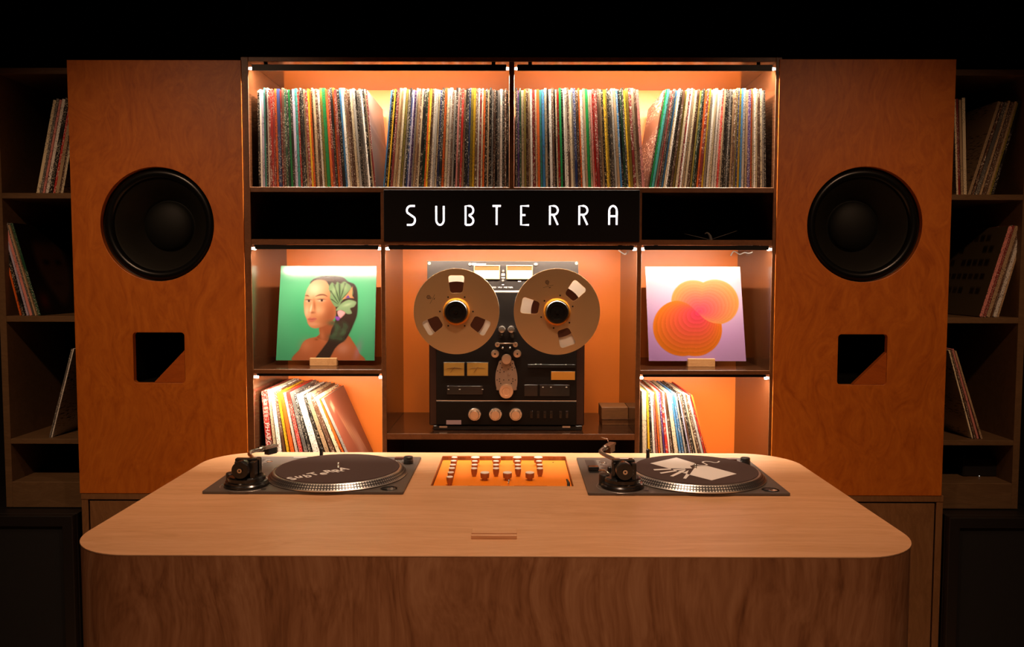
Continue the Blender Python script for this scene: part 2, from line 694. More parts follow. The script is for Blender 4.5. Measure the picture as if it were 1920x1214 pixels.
# ------------------------------------------------------------------ central shelving unit
SD = 0.415                      # depth of the carcass
BASE_Z = 0.7285                 # top of the base cabinets
zl = lambda v, u=958: W(u, v, 0).z
xl = lambda u, v=480: W(u, v, 0).x
XL0, XL1 = xl(457.5), xl(471.5)          # outer left panel
XR0, XR1 = xl(1447.5), xl(1459)          # outer right panel
XC0, XC1 = xl(954.4, 230), xl(964.3, 230)
XD0, XD1 = xl(715.0, 600), xl(723.6, 600)
XE0, XE1 = xl(1192.6, 600), xl(1201.5, 600)
ZT1, ZT0 = zl(107), zl(115.8)
ZA1, ZA0 = zl(351.3), zl(361)
ZB1, ZB0 = zl(449.5), zl(459.5)
ZLP1, ZLP0 = zl(694), zl(702)
ZC1, ZC0 = zl(814), zl(825.5)
ZF1 = BASE_Z + 0.018
unit = empty('shelving_unit', ((XL0 + XR1) / 2, 0, BASE_Z))
tag(unit, 'dark laminate shelving unit with lit orange-backed bays between the two big speakers', 'shelf')
box('side_panel', XL0, XL1, 0, SD, BASE_Z, ZT1, LAM, unit)
box('side_panel', XR0, XR1, 0, SD, BASE_Z, ZT1, LAM, unit)
box('top_board', XL1, XR0, 0, SD, ZT0, ZT1, LAM, unit)
box('bottom_board', XL1, XR0, 0, SD, BASE_Z, ZF1, LAM, unit)
box('shelf_board', XL1, XR0, 0, SD, ZA0, ZA1, LAM, unit)
box('shelf_board', XL1, XR0, 0, SD, ZB0, ZB1, LAM, unit)
box('divider', XC0, XC1, 0, SD, ZA1, ZT0, LAM, unit)
for a, b in ((XD0, XD1), (XE0, XE1)):
    box('divider', a, b, 0.0, SD, ZB1, ZA0, LAM, unit)
    box('divider', a, b, 0, SD, ZF1, ZB0, LAM, unit)
box('shelf_board', XL1, XD0, 0, SD, ZLP0, ZLP1, LAM, unit)
box('shelf_board', XE1, XR0, 0, SD, ZLP0, ZLP1, LAM, unit)
box('shelf_board', XD1, XE0, 0, SD, ZC0, ZC1, LAM, unit)
EDGE = wood('edge_banding', [(0.3, '#5c381d'), (0.5, '#6d4526'), (0.7, '#7b5030')], (4, 4, 4), 6, rough=0.4, spec=0.4)
for o in unit.children:
    o.data.materials.append(EDGE)
    for p in o.data.polygons:
        if p.normal.y < -0.5:
            p.material_index = 1
YP0, YP1 = SD - 0.008, SD
for a, b, c, d, m in ((XL1, XC0, ZA1, ZT0, ORANGE), (XC1, XR0, ZA1, ZT0, ORANGE),
                      (XL1, XD0, ZB1, ZA0, VOIDB), (XD1, XE0, ZB1, ZA0, VOIDB), (XE1, XR0, ZB1, ZA0, VOIDB),
                      (XL1, XD0, ZLP1, ZB0, ORANGE), (XD1, XE0, ZC1, ZB0, ORANGE), (XE1, XR0, ZLP1, ZB0, ORANGE),
                      (XL1, XD0, ZF1, ZLP0, ORANGE), (XD1, XE0, ZF1, ZC0, VOIDB), (XE1, XR0, ZF1, ZLP0, ORANGE)):
    box('back_panel', a, b, YP0, YP1, c, d, m, unit, bevel=0)

# base cabinet under the shelving unit
bc = empty('base_cabinet', ((XL0 + XR1) / 2, 0, 0))
tag(bc, 'wide oak base cabinet under the shelving unit, behind the table', 'cabinet', 'base cabinets along the wall')
box('carcass', XL0, XR1, 0.02, SD, 0, BASE_Z, LAME, bc)
for k in range(3):
    a = XL0 + (XR1 - XL0) * k / 3
    b = XL0 + (XR1 - XL0) * (k + 1) / 3
    box('door', a + 0.002, b - 0.002, 0.0, 0.0195, 0.06, BASE_Z - 0.02, LAME, bc)


# ------------------------------------------------------------------ LED strip lights
def led(x0, x1, ztop, label, power, cable=None, lip=0.020, drop=0.001):
    L_ = x1 - x0
    zsh = ztop
    ztop = ztop + 0.007 - drop      # rail hangs by its clips just below the board
    t = empty('led_strip_light', ((x0 + x1) / 2, 0.02, ztop))
    tag(t, label, 'strip light', 'LED strips under the shelves')
    g = 0.009
    # black rail: front lip, top web, back foot
    m = MB()
    m.box(x0 + g, x1 - g, 0.006, 0.0085, ztop - 0.007 - lip, ztop - 0.007, 0.0004)
    m.box(x0 + g, x1 - g, 0.0085, 0.026, ztop - 0.0095, ztop - 0.007, 0.0004)
    m.build('rail', RAIL, t)
    m = MB()
    for xx in (x0 + 0.05, x1 - 0.05):
        m.box(xx - 0.006, xx + 0.006, 0.020, 0.026, zsh - drop, zsh)
    m.build('clip', RAIL, t)
    m = MB()
    zz = ztop - 0.0185
    for s in (-1, 1):
        xe = x0 + 0.0005 if s < 0 else x1 - 0.0005
        m.lathe([(0, 0), (0.0038, 0.0), (0.0046, 0.003), (0.0046, 0.0105), (0, 0.0115)], (xe, 0.0135, zz), 'x', 12,
                rot=Matrix.Identity(3) if s < 0 else Matrix.Rotation(math.pi, 3, 'Z'))
    m.build('end_lens', LEDM, t, True)
    box('led_bar', x0 + 0.011, x1 - 0.011, 0.0105, 0.0165, ztop - 0.0145, ztop - 0.0096, mat('led_bar_white', (0.8, 0.78, 0.72), 0.4), t, bevel=0)
    ld = bpy.data.lights.new('strip_lamp', 'AREA')
    ld.shape = 'RECTANGLE'
    ld.size = L_ - 0.004
    ld.size_y = 0.005
    ld.energy = LED_POWER[power] * L_
    ld.color = LED_COLOR
    lo = bpy.data.objects.new('strip_lamp', ld)
    COL.objects.link(lo)
    lo.parent = t
    lo.location = (0, -0.0065, -0.0150)
    tilt = math.radians(14)      # from straight down, turned towards the back panel
    d = Vector((0, math.sin(tilt), -math.cos(tilt)))
    lo.rotation_euler = d.to_track_quat('-Z', 'Y').to_euler()
    if cable:
        MB().tube(smooth_loop([tuple(p) for p in cable], 6, False), 0.0022, 8).build('power_cable', CABLE, t, True)
    return t


led(XL1, XC0, ZT0, 'black LED strip light above the records in the upper left bay', 'top', drop=0.007)
led(XC1, XR0, ZT0, 'black LED strip light above the records in the upper right bay', 'top', drop=0.007)
led(XL1, XD0, ZB0, 'black LED strip light above the green portrait cover', 'cover', lip=0.014)
led(XD1, XE0, ZB0, 'black LED strip light above the tape deck', 'deck',
    [W(1160, 470, 0.32), W(1166, 474, 0.3), W(1172, 477, 0.27), W(1177, 473, 0.24), W(1181, 470, 0.22)], lip=0.014)
led(XE1, XR0, ZB0, 'black LED strip light above the lilac cover with orange swirl', 'cover',
    [W(1370, 480, 0.385), W(1375, 472, 0.38), W(1380, 473, 0.35), W(1387, 477, 0.31), W(1396, 474, 0.28), W(1405, 475, 0.24), W(1418, 470, 0.2)], lip=0.014)
led(XL1, XD0, ZLP0, 'black LED strip light over the leaning records in the lower left bay', 'low', lip=0.008)
led(XE1, XR0, ZLP0, 'black LED strip light over the leaning records in the lower right bay', 'low', lip=0.008)

# ------------------------------------------------------------------ illuminated sign
YS = -0.006
sx0, sx1 = W(719.5, 400, YS).x, W(1199.5, 400, YS).x
sz1, sz0 = W(958, 356, YS).z, W(958, 453.3, YS).z
sign = empty('illuminated_sign', ((sx0 + sx1) / 2, YS, sz0))
tag(sign, 'black sign panel with glowing white letters between shelf rows', 'sign')
box('sign_panel', sx0, sx1, YS, 0.0, sz0, sz1, SIGNB, sign)
arc = lambda cx, cy, rx, ry, a0, a1, n=8: [(cx + rx * math.cos(math.radians(a0 + (a1 - a0) * k / n)), cy + ry * math.sin(math.radians(a0 + (a1 - a0) * k / n))) for k in range(n + 1)]
GLY = {
    'S': [[(1, 1), (.55, 1)] + arc(.5, .77, .5, .23, 100, 215) + arc(.5, .25, .5, .25, 35, -80) + [(.45, 0), (0, 0)]],
    'U': [[(0, 1), (0, .28)] + arc(.5, .27, .5, .27, 180, 360, 12) + [(1, .28), (1, 1)]],
    'B': [[(0, 0), (0, 1), (.45, 1)] + arc(.5, .77, .5, .23, 90, -60) + [(.42, .52)], [(.42, .52), (.6, .46)] + arc(.5, .22, .5, .22, 60, -90) + [(0, 0)]],
    'T': [[(0, 1), (1, 1)], [(.5, 1), (.5, 0)]],
    'E': [[(1, 1), (0, 1), (0, 0), (1, 0)], [(0, .52), (.55, .52)]],
    'R': [[(0, 0), (0, 1), (.5, 1)] + arc(.5, .77, .5, .23, 90, -90) + [(.0, .54)], [(.42, .54), (1, 0)]],
    'A': [[(0, 0), (0, .75)] + arc(.5, .73, .5, .27, 180, 0, 12) + [(1, .75), (1, 0)], [(0, .46), (1, .46)]],
}
for ch, u0, u1 in (('S', 763, 778), ('U', 818, 832), ('B', 873, 887.5), ('T', 923.5, 939), ('E', 977, 992), ('R', 1031, 1046), ('R', 1086, 1101.5), ('A', 1142, 1156.5)):
    a = W(u0, 422, YS - 0.001)
    b = W(u1, 386.5, YS - 0.001)
    m = MB()
    for stroke in GLY[ch]:
        n0 = len(m.v)
        m.tube([(a.x + (b.x - a.x) * p, 0, a.z + (b.z - a.z) * q) for p, q in stroke], 0.0032, 10)
        m.v[n0:] = [(x, YS - 0.0016 + y * 0.38, z) for x, y, z in m.v[n0:]]
    m.build('letter_' + ch.lower(), LEDSIGN, sign, True)


# ------------------------------------------------------------------ loudspeakers
def speaker(uL, uR, vT, vB, wc, wr, port, wedge, label):
    YFR = -0.004
    TH = 0.021
    p0, p1 = W(uL[0], vT, YFR), W(uR[0], vT, YFR)
    x0 = (W(uL[0], vT, YFR).x + W(uL[1], vB, YFR).x) / 2
    x1 = (W(uR[0], vT, YFR).x + W(uR[1], vB, YFR).x) / 2
    z1 = p0.z / 2 + p1.z / 2
    z0 = BASE_Z
    t = empty('loudspeaker', ((x0 + x1) / 2, YFR, z0))
    tag(t, label, 'loudspeaker', 'tall wall loudspeakers')
    c = W(*wc, YFR)
    r = wr / FPX * (YFR - CAM.y)
    q0, q1 = W(port[0], port[3], YFR), W(port[1], port[2], YFR)
    ph = rrect(q0.x, q1.x, q0.z, q1.z, 0.011)
    vf = plate([(x0, z0), (x1, z0), (x1, z1), (x0, z1)], [circle(c.x, c.z, r, 96), ph], TH, 0.0012)
    MB().add(*front(vf, YFR, TH)).build('baffle', BIRCH, t)
    yb = SD
    m = MB()
    m.box(x0, x0 + .018, YFR + TH, yb, z0, z1)
    m.box(x1 - .018, x1, YFR + TH, yb, z0, z1)
    m.box(x0 + .018, x1 - .018, YFR + TH, yb, z1 - .018, z1)
    m.box(x0 + .018, x1 - .018, YFR + TH, yb, z0, z0 + .018)
    m.box(x0 + .018, x1 - .018, yb - .018, yb, z0 + .018, z1 - .018)
    m.build('cabinet_body', BIRCH, t)
    cc = (c.x, YFR, c.z)
    wf = MB().lathe([(r + .012, -.0215), (r + .012, -.034), (r * .93, -.040), (r * .93, -.0215), (r + .012, -.0215)], cc, 'y', 72).build('woofer_frame', BLACKG, t, 40)
    R_ = r * .985
    prof = [(R_, -.026)]
    rc, rr = r * .90, r * .085
    for k in range(11):
        a = math.pi * k / 10
        prof.append((rc + rr * math.cos(a), -.026 + rr * .95 * math.sin(a)))
    MB().lathe(prof, cc, 'y', 72).build('surround', RUBBER, t, True)
    MB().lathe([(r * .815, -.026), (r * .78, -.030), (r * .62, -.062), (r * .46, -.098)], cc, 'y', 72).build('cone', CONE, t, True)
    MB().lathe([(r * .46, -.098)] + [(r * .455 * math.cos(math.radians(a)), -.098 + .030 * math.sin(math.radians(a))) for a in range(0, 91, 15)], cc, 'y', 48).build('dust_cap', mat('dust_cap_black', (.004, .0045, .003), .6, spec=.2), t, True)
    # bass port with its diagonal corner block and the box behind it
    pm = MB()
    d0, d1 = YFR + TH, YFR + TH + .16
    e = .012
    a0, a1, b0, b1 = q0.x, q1.x, q0.z, q1.z
    pm.box(a0 - e, a0, d0, d1, b0 - e, b1 + e)
    pm.box(a1, a1 + e, d0, d1, b0 - e, b1 + e)
    pm.box(a0, a1, d0, d1, b1, b1 + e)
    pm.box(a0, a1, d0, d1, b0 - e, b0)
    pm.box(a0, a1, d1 - .004, d1, b0, b1)
    pm.build('port_duct', mat('duct_black', (.003, .003, .0025), .8, spec=.1), t)
    wa, wb = W(wedge[0], wedge[1], YFR), W(wedge[2], wedge[3], YFR)
    vf = plate([(wb.x, b0 + .0006), (a1 - .0006, b0 + .0006), (a1 - .0006, wa.z)], [], .02, .0006)
    MB().add(*front(vf, YFR + .0015, .02)).build('port_corner_block', BLOCKW2, t)
    return x0, x1, z1


BLOCKW2 = wood('port_block_birch', [(0.3, '#9a4810'), (0.7, '#b55c1a')], (1.2, 6, 9), 7, rough=0.45, spec=0.3)
LS = speaker((128.5, 146), (454, 463.5), 112.5, 923, (294.5, 421), 106.3, (251, 345.3, 624, 718.5), (345, 657, 288, 718), 'left of two tall orange-stained plywood loudspeakers with one large black woofer')
RS = speaker((1460, 1447), (1790.5, 1768.5), 111, 931, (1621.5, 421.5), 107, (1569.5, 1664.5, 627.5, 722), (1664, 661, 1600, 722), 'right of two tall orange-stained plywood loudspeakers with one large black woofer')


def side_base(x0, x1, label):
    t = empty('base_cabinet', ((x0 + x1) / 2, 0, 0))
    tag(t, label, 'cabinet', 'base cabinets along the wall')
    f = 0.021
    box('top_board', x0, x1, -.002, SD, BASE_Z - f, BASE_Z, LAME, t)
    box('side_panel', x0, x0 + f, 0, SD, 0, BASE_Z - f, LAME, t)
    box('side_panel', x1 - f, x1, 0, SD, 0, BASE_Z - f, LAME, t)
    box('bottom_board', x0 + f, x1 - f, .02, SD, 0.0, .06, LAME, t)
    box('back_panel', x0 + f, x1 - f, SD - .01, SD, .06, BASE_Z - f, VOIDB, t, 0)
    box('door', x0 + f + .005, x1 - f - .005, .002, .021, .064, BASE_Z - f - .006, LAME, t)


side_base(LS[0] + .002, XL0 - .001, 'oak base cabinet under the left loudspeaker')
side_base(XR1 + .001, RS[1] + .008, 'oak base cabinet under the right loudspeaker')


# ------------------------------------------------------------------ side shelves
YSS = 0.06
SHELF_V = ((127, 139), (362, 372.5), (593, 604), (823.5, 833))


def side_shelf(x0, x1, dv, label):
    t = empty('bookshelf', ((x0 + x1) / 2, YSS, 0))
    tag(t, label, 'shelf', 'dim bookshelves at the sides')
    u = 60 if x0 < 0 else 1850
    zs = [(W(u, a + dv, YSS).z, W(u, b + dv, YSS).z) for a, b in SHELF_V]
    zb1, zb0 = W(u, 904 + dv, YSS).z, W(u, 952 + dv, YSS).z
    f = .022
    yb = .42
    box('post', x0, x0 + f, YSS, yb, zb0, zs[0][0], LAMS, t)
    box('post', x1 - f, x1, YSS, yb, zb0, zs[0][0], LAMS, t)
    for k, (a, b) in enumerate(zs):
        box('shelf_board', x0 + f, x1 - f, YSS, yb, b, a, LAMS, t)
    box('bottom_rail', x0 + f, x1 - f, YSS, yb, zb0, zb1, LAMS, t)
    box('back_panel', x0 + f, x1 - f, yb - .008, yb, zb1, zs[0][1], VOIDB, t, 0)
    # legs down to the floor behind the floor speakers
    for xx in (x0, x1 - f):
        box('leg', xx, xx + f, yb - .06, yb, 0, zb0, LAMS, t)
    return [a for a, b in zs] + [zb1]


xpl = W(9, 700, YSS).x
ZSL = side_shelf(xpl - .011, LS[0] - .003, 0, 'dim open bookshelf with leaning records beside the left loudspeaker')
xpr = W(1912, 700, YSS).x
ZSR = side_shelf(RS[1] + .010, xpr + .011, 3, 'dim open bookshelf with leaning records beside the right loudspeaker')


def floor_sub(x0, x1, ztop, label):
    t = empty('floor_speaker', ((x0 + x1) / 2, -.03, 0))
    tag(t, label, 'loudspeaker', 'black floor speakers')
    y0, y1 = -.03, .34
    f = .034
    m = MB()
    vf = plate([(x0, 0), (x1, 0), (x1, ztop), (x0, ztop)], [[(x0 + f, f), (x1 - f, f), (x1 - f, ztop - f), (x0 + f, ztop - f)]], .03, .002)
    m.add(*front(vf, y0, .03))
    m.box(x0, x1, y0 + .03, y1, 0, ztop, .001)
    m.build('enclosure', mat('floor_speaker_black', (.007, .005, .004), rough=.5), t)
    box('grille', x0 + f + .001, x1 - f - .001, y0 + .012, y0 + .029, f + .001, ztop - f - .001, mat('grille_cloth', (.003, .003, .003), rough=.9, bump=(1200, .5)), t)


floor_sub(LS[0] - .62, LS[0] - .014, min(W(80, 958, -.03).z, W(80, 952, YSS).z - .003), 'black floor speaker below the left bookshelf')
floor_sub(RS[1] + .016, RS[1] + .64, min(W(1850, 968, -.03).z, W(1850, 955, YSS).z - .003), 'black floor speaker below the right bookshelf')

# ------------------------------------------------------------------ records
PAL = {'K': '#17130f', 'W': '#efe8dc', 'C': '#e3d2ae', 'B': '#b99c78', 'N': '#5a3a26', 'G': '#0f9a4c', 'g': '#1f4a31', 'T': '#3fa39a', 'R': '#c42a20',
       'r': '#7c1f1a', 'O': '#e0661f', 'Y': '#e3b726', 'y': '#8f7f33', 'U': '#3f7fb5', 'u': '#22305f', 'L': '#b7aec4', 'P': '#d88a80', 'S': '#a9a49b', 's': '#5e5a56', 'M': '#4f2f6e'}
CN = {'K': 'black', 'W': 'white', 'C': 'cream', 'B': 'beige', 'N': 'brown', 'G': 'bright green', 'g': 'dark green', 'T': 'teal', 'R': 'red', 'r': 'dark red', 'O': 'orange',
      'Y': 'yellow', 'y': 'olive', 'U': 'blue', 'u': 'navy', 'L': 'lavender', 'P': 'pink', 'S': 'grey', 's': 'charcoal', 'M': 'purple'}
ONES = ['', 'first', 'second', 'third', 'fourth', 'fifth', 'sixth', 'seventh', 'eighth', 'ninth', 'tenth', 'eleventh', 'twelfth', 'thirteenth', 'fourteenth', 'fifteenth', 'sixteenth', 'seventeenth', 'eighteenth', 'nineteenth']
TENS = {20: 'twent', 30: 'thirt', 40: 'fort', 50: 'fift', 60: 'sixt', 70: 'sevent'}


def ordw(n):
    if n < 20:
        return ONES[n]
    t, o_ = n // 10 * 10, n % 10
    return TENS[t] + ('ieth' if o_ == 0 else 'y-' + ONES[o_])


def row(codes, xb, xt, zfloor, yf, where, group, special=None, hvar=.0042, yvar=.0025, gap=.90, dark=0.0):
    """records from left to right; xb, xt: x at the foot and at the top of the first and last edge"""
    if dark:
        codes = ''.join(random.choice('KNsKrg') if (c in 'WCBLS' and random.random() < dark) else c for c in codes)
    n = len(codes)
    wts = np.array([random.uniform(.7, 1.35) * (special or {}).get(i, {}).get('w', 1) for i in range(n)])
    e = np.concatenate([[0], np.cumsum(wts)]) / wts.sum()
    out = []
    for i, c in enumerate(codes):
        sp = (special or {}).get(i, {})
        b0, b1 = xb[0] + (xb[1] - xb[0]) * e[i], xb[0] + (xb[1] - xb[0]) * e[i + 1]
        t0, t1 = xt[0] + (xt[1] - xt[0]) * e[i], xt[0] + (xt[1] - xt[0]) * e[i + 1]
        bc_, tc_ = (b0 + b1) / 2, (t0 + t1) / 2
        h = .3145 + random.uniform(-hvar, hvar)
        ang = math.asin(max(-.9, min(.9, (tc_ - bc_) / h)))
        th = min(b1 - b0, t1 - t0) * gap * math.cos(ang)
        y0 = yf + random.uniform(-yvar, yvar)
        d = .3145
        ca, sa = math.cos(ang), math.sin(ang)
        cs = []
        for (p, q) in ((-th / 2, 0), (th / 2, 0), (th / 2, h), (-th / 2, h)):
            cs.append((bc_ + p * ca + q * sa, -p * sa + q * ca))
        zmin = min(z for _, z in cs)
        cs = [(x, z - zmin + zfloor) for x, z in cs]
        vv = [(x, y0, z) for x, z in cs] + [(x, y0 + d, z) for x, z in cs]
        ff = [(0, 1, 2, 3), (7, 6, 5, 4), (0, 4, 5, 1), (1, 5, 6, 2), (2, 6, 7, 3), (3, 7, 4, 0)]
        o = mesh_obj('record_sleeve', vv, ff, SLEEVE)
        col = np.array(lin(PAL[c])) * random.uniform(.82, 1.12)
        o.color = (*np.clip(col, 0, 1), 1)
        lab = sp.get('label') or f"{CN[c]} record, {ordw(i + 1)} from left {where}"
        tag(o, lab, 'record', group)
        out.append((o, cs, y0, d))
    return out


def xw(u, v, y):
    return W(u, v, y).x


YR = .0212
zA = ZA1
vt, vb = 168, 350
G1 = 'KWLTKWCRCOuBNgKGKLTRCCBCYOWBNWyGOWKOrKUWCSNCSKBsWKCS'
G2 = 'UKYKrBBCyWKuLMSBNCKgOYNWSCuKOCWNSKPNRBKSuyYNWrCOKBKsNKsWKNK'
G3 = 'KMWCyBBWrCOTUCKWNKCRGKWWBCSuNOWBGCPRWNBKYyKsSBUKgWYyWCNP'
G4 = 'NGTSrsUCWKSyCrWBCNyCKOrYSWCWWRBKKsCBNyuYUWBMOCWCWCSK'
r1 = row(G1, (xw(485, vb, YR), xw(705, vb, YR)), (xw(482, vt, YR), xw(688, vt, YR)), zA, YR, 'in top row beside the left end panel', 'records on the top shelf, left stack', dark=.13, special=
         {31: {'w': 1.9}, 10: {'w': 1.6}, 52: {}})
r2 = row(G2, (xw(718, vb, YR), xw(953, vb, YR)), (xw(733, vt, YR), xw(953, vt, YR)), zA, YR, 'in the top row left of the central divider', 'records on the top shelf, second stack', dark=.13)
r3 = row(G3, (xw(966.5, vb, YR), xw(1209, vb, YR)), (xw(966, vt, YR), xw(1197, vt, YR)), zA, YR, 'in the top row right of the central divider', 'records on the top shelf, third stack', dark=.13)
r4 = row(G4, (xw(1213, vb, YR), xw(1437, vb, YR)), (xw(1245, vt, YR), xw(1435, vt, YR)), zA, YR, 'in top row leaning against right end panel', 'records on the top shelf, right stack', dark=.13)

# lower left bay
YR2 = .045
G5 = 'RCWNYOWRsKWKBNCOS'
r5 = row(G5, (xw(501, 918, YR2), xw(681, 918, YR2)), (xw(489, 735, YR2), xw(607, 750, YR2)), ZF1, YR2, 'in the lower left bay of leaning records', 'records in the lower left bay',
         {0: {'w': 1.7, 'label': 'thick red record box lettered in white, standing first in lower left bay'}, 10: {'w': 1.6},
          16: {'label': 'record with dusky pink cover, last of the leaning lower left row', 'w': .8}}, yvar=.002, gap=.9)
G6 = 'CYKWPOCMRWNCUUSKLNKCNSRO'
r6 = row(G6, (xw(1203, 918, YR2), xw(1344, 918, YR2)), (xw(1203, 733, YR2), xw(1299, 745, YR2)), ZF1, YR2, 'in the lower right bay of records', 'records in the lower right bay', {0: {'w': 1.7}, 11: {'w': 1.5}}, yvar=.003)
# dim side shelves
YR3 = .085
row('CsPWKRBNC', (xw(67, 357, YR3), xw(119, 357, YR3)), (xw(99, 178, YR3), xw(150, 178, YR3)), ZSL[1], YR3, 'on the top shelf of left bookshelf', 'records on the left bookshelf')
r7 = row('OKLPsBg', (xw(36, 590, YR3), xw(77, 590, YR3)), (xw(-8, 417, YR3), xw(24, 417, YR3)), ZSL[2], YR3, 'on the second shelf of left bookshelf', 'records on the left bookshelf',
         {6: {'label': 'record with dark portrait cover, last on second shelf of left bookshelf'}, 3: {'w': 1.5}})
row('sW', (xw(92, 820, YR3), xw(98.5, 820, YR3)), (xw(134, 655, YR3), xw(139.5, 655, YR3)), ZSL[3], YR3, 'of two leaning on the third shelf of left bookshelf', 'records on the left bookshelf')
row('CrBC', (xw(1793, 360, YR3), xw(1813, 360, YR3)), (xw(1788, 176, YR3), xw(1810, 176, YR3)), ZSR[1], YR3, 'of upright four on top of right bookshelf', 'records on the right bookshelf')
row('BNsBNByK', (xw(1814.5, 360, YR3), xw(1864, 360, YR3)), (xw(1872, 182, YR3), xw(1916, 182, YR3)), ZSR[1], YR3, 'of slanted row on top of right bookshelf', 'records on the right bookshelf')
r8 = row('PrBNWB', (xw(1835, 598, YR3), xw(1873, 598, YR3)), (xw(1891, 422, YR3), xw(1926, 422, YR3)), ZSR[2], YR3, 'on the second shelf of right bookshelf', 'records on the right bookshelf',
         {0: {'label': 'record showing cover with rows of small pictures on right bookshelf', 'w': 1.3}})
row('CNPB', (xw(1821, 832, YR3), xw(1843, 832, YR3)), (xw(1778, 657, YR3), xw(1793, 657, YR3)), ZSR[3], YR3, 'on the third shelf of right bookshelf', 'records on the right bookshelf')

PRINT = attr_mat('cover_print', .4, .4)


def face_print(rec, right, paint, n=60, ink=.5):
    o, cs, y0, d = rec
    k0, k1 = (1, 2) if right else (0, 3)
    (xa, za), (xb_, zb_) = cs[k0], cs[k1]
    nx, nz = (zb_ - za), -(xb_ - xa)
    l = math.hypot(nx, nz)
    s = 1 if right else -1
    dx, dz = s * nx / l * .0004, s * nz / l * .0004
    if right:
        cn = [(xb_ + dx, y0 + .001, zb_ + dz), (xb_ + dx, y0 + d - .001, zb_ + dz), (xa + dx, y0 + d - .001, za + dz), (xa + dx, y0 + .001, za + dz)]
    else:
        cn = [(xb_ + dx, y0 + d - .001, zb_ + dz), (xb_ + dx, y0 + .001, zb_ + dz), (xa + dx, y0 + .001, za + dz), (xa + dx, y0 + d - .001, za + dz)]
    return grid_print('cover_print', cn, paint, n, PRINT, o, ink)


def paint_lake(u, v):
    img = np.ones(u.shape + (3,)) * C('#d9b592')
    sky = np.clip(1 - v / .25, 0, 1)
    img = fill(img, sky, C('#f3e2cf'))
    ridge = .18 + .35 * u + .05 * noise2(u, v * 0, 30, 3)
    far = soft(ridge - v, .02) * soft(v - (.42 + .25 * u), .03)
    img = fill(img, far * .75, C('#8b7466'))
    img = fill(img, soft(np.abs(v - (.33 + .14 * u)) - .012, .01) * .8, C('#f4e6d2'))
    refl = soft(.36 + .2 * u - v, .02) * soft(v - (.44 + .12 * u + .03 * noise2(u, v, 40, 5)), .03)
    img = fill(img, refl * .6, C('#7d6a5f'))
    img = fill(img, soft(poly_sd(u, v, [(.72, .2), (1, .28), (1, .46), (.72, .40)]), .01), C('#b8791f'))
    return np.clip(img, 0, 1)


def paint_pink(u, v):
    img = np.ones(u.shape + (3,)) * C('#a85a44')
    img = fill(img, soft(poly_sd(u, v, [(.12, .1), (.22, .06), (.25, .16), (.14, .2)]), .02), C('#e8b890'))
    for k in range(5):
        img = fill(img, blob(u, v, .35 + .09 * k, .42 + .06 * k, .03, .22, -20) * .8, C('#f7b98a'))
    img = fill(img, blob(u, v, .55, .8, .12, .3, 10), C('#e9a58c'))
    return np.clip(img, 0, 1)


def paint_darkface(u, v):
    img = np.ones(u.shape + (3,)) * C('#241510')
    img = fill(img, soft(poly_sd(u, v, smooth2([(.25, .2), (.5, .12), (.75, .2), (.82, .45), (.72, .75), (.5, .9), (.32, .7), (.22, .45)])), .05) * .8, C('#6b4326'))
    img = fill(img, blob(u, v, .5, .13, .3, .08) * .9, C('#1a100c'))
    img = fill(img, (blob(u, v, .4, .42, .06, .03) + blob(u, v, .64, .42, .06, .03)) * .9, C('#1d0f0a'))
    img = fill(img, blob(u, v, .52, .66, .1, .025) * .8, C('#4a1e18'))
    img = fill(img, blob(u, v, .15, .85, .1, .1) * .8, C('#7a2a18'))
    return np.clip(img, 0, 1)


def paint_grid(u, v):
    img = np.ones(u.shape + (3,)) * C('#7d6a48')
    rng = np.random.RandomState(4)
    for j, vy in enumerate((.12, .25, .40, .56, .72)):
        for i in range(7):
            ux = .12 + i * .115
            c = C('#3b2a1a') * rng.uniform(.6, 1.3)
            if rng.rand() < .8:
                img = fill(img, soft(np.maximum(np.abs(u - ux) - .04, np.abs(v - vy) - .035), .006), c)
    return np.clip(img, 0, 1)


def smooth2(pts, n=6):
    return [(p.x, p.y) for p in smooth_loop(pts, n)]


face_print(r1[-1], True, paint_lake, 60, .13)
face_print(r5[-1], True, paint_pink)
face_print(r7[-1], True, paint_darkface)
face_print(r8[0], False, paint_grid)

# lettering on the red box spine (reads downwards)
o, cs, y0, d = r5[0]
vv, ff = text_mesh('PHAROAH', .024, 'LEFT')
(xa, za), (xb_, zb_) = ((cs[0][0] + cs[1][0]) / 2, cs[0][1]), ((cs[2][0] + cs[3][0]) / 2, cs[3][1])
ax = Vector((xa - xb_, 0, za - zb_)).normalized()
ay = Vector((-ax.z, 0, ax.x))
p0 = Vector((xb_, y0 - .0006, zb_)) + ax * .105
mesh_obj('spine_lettering', [p0 + ax * x * 1.0 + ay * y * .8 + Vector((0, z, 0)) for x, y, z in vv], ff, WHITEP, o)
m = MB()
for k in range(5):
    q = p0 + ax * (-.075 + k * .013)
    m.add([q + ax * s * .004 + ay * t_ * .006 for s, t_ in ((-1, -1), (1, -1), (1, 1), (-1, 1))], [(0, 1, 2, 3)])
m.build('spine_band', mat('spine_pink', '#d99a90', .5), o)


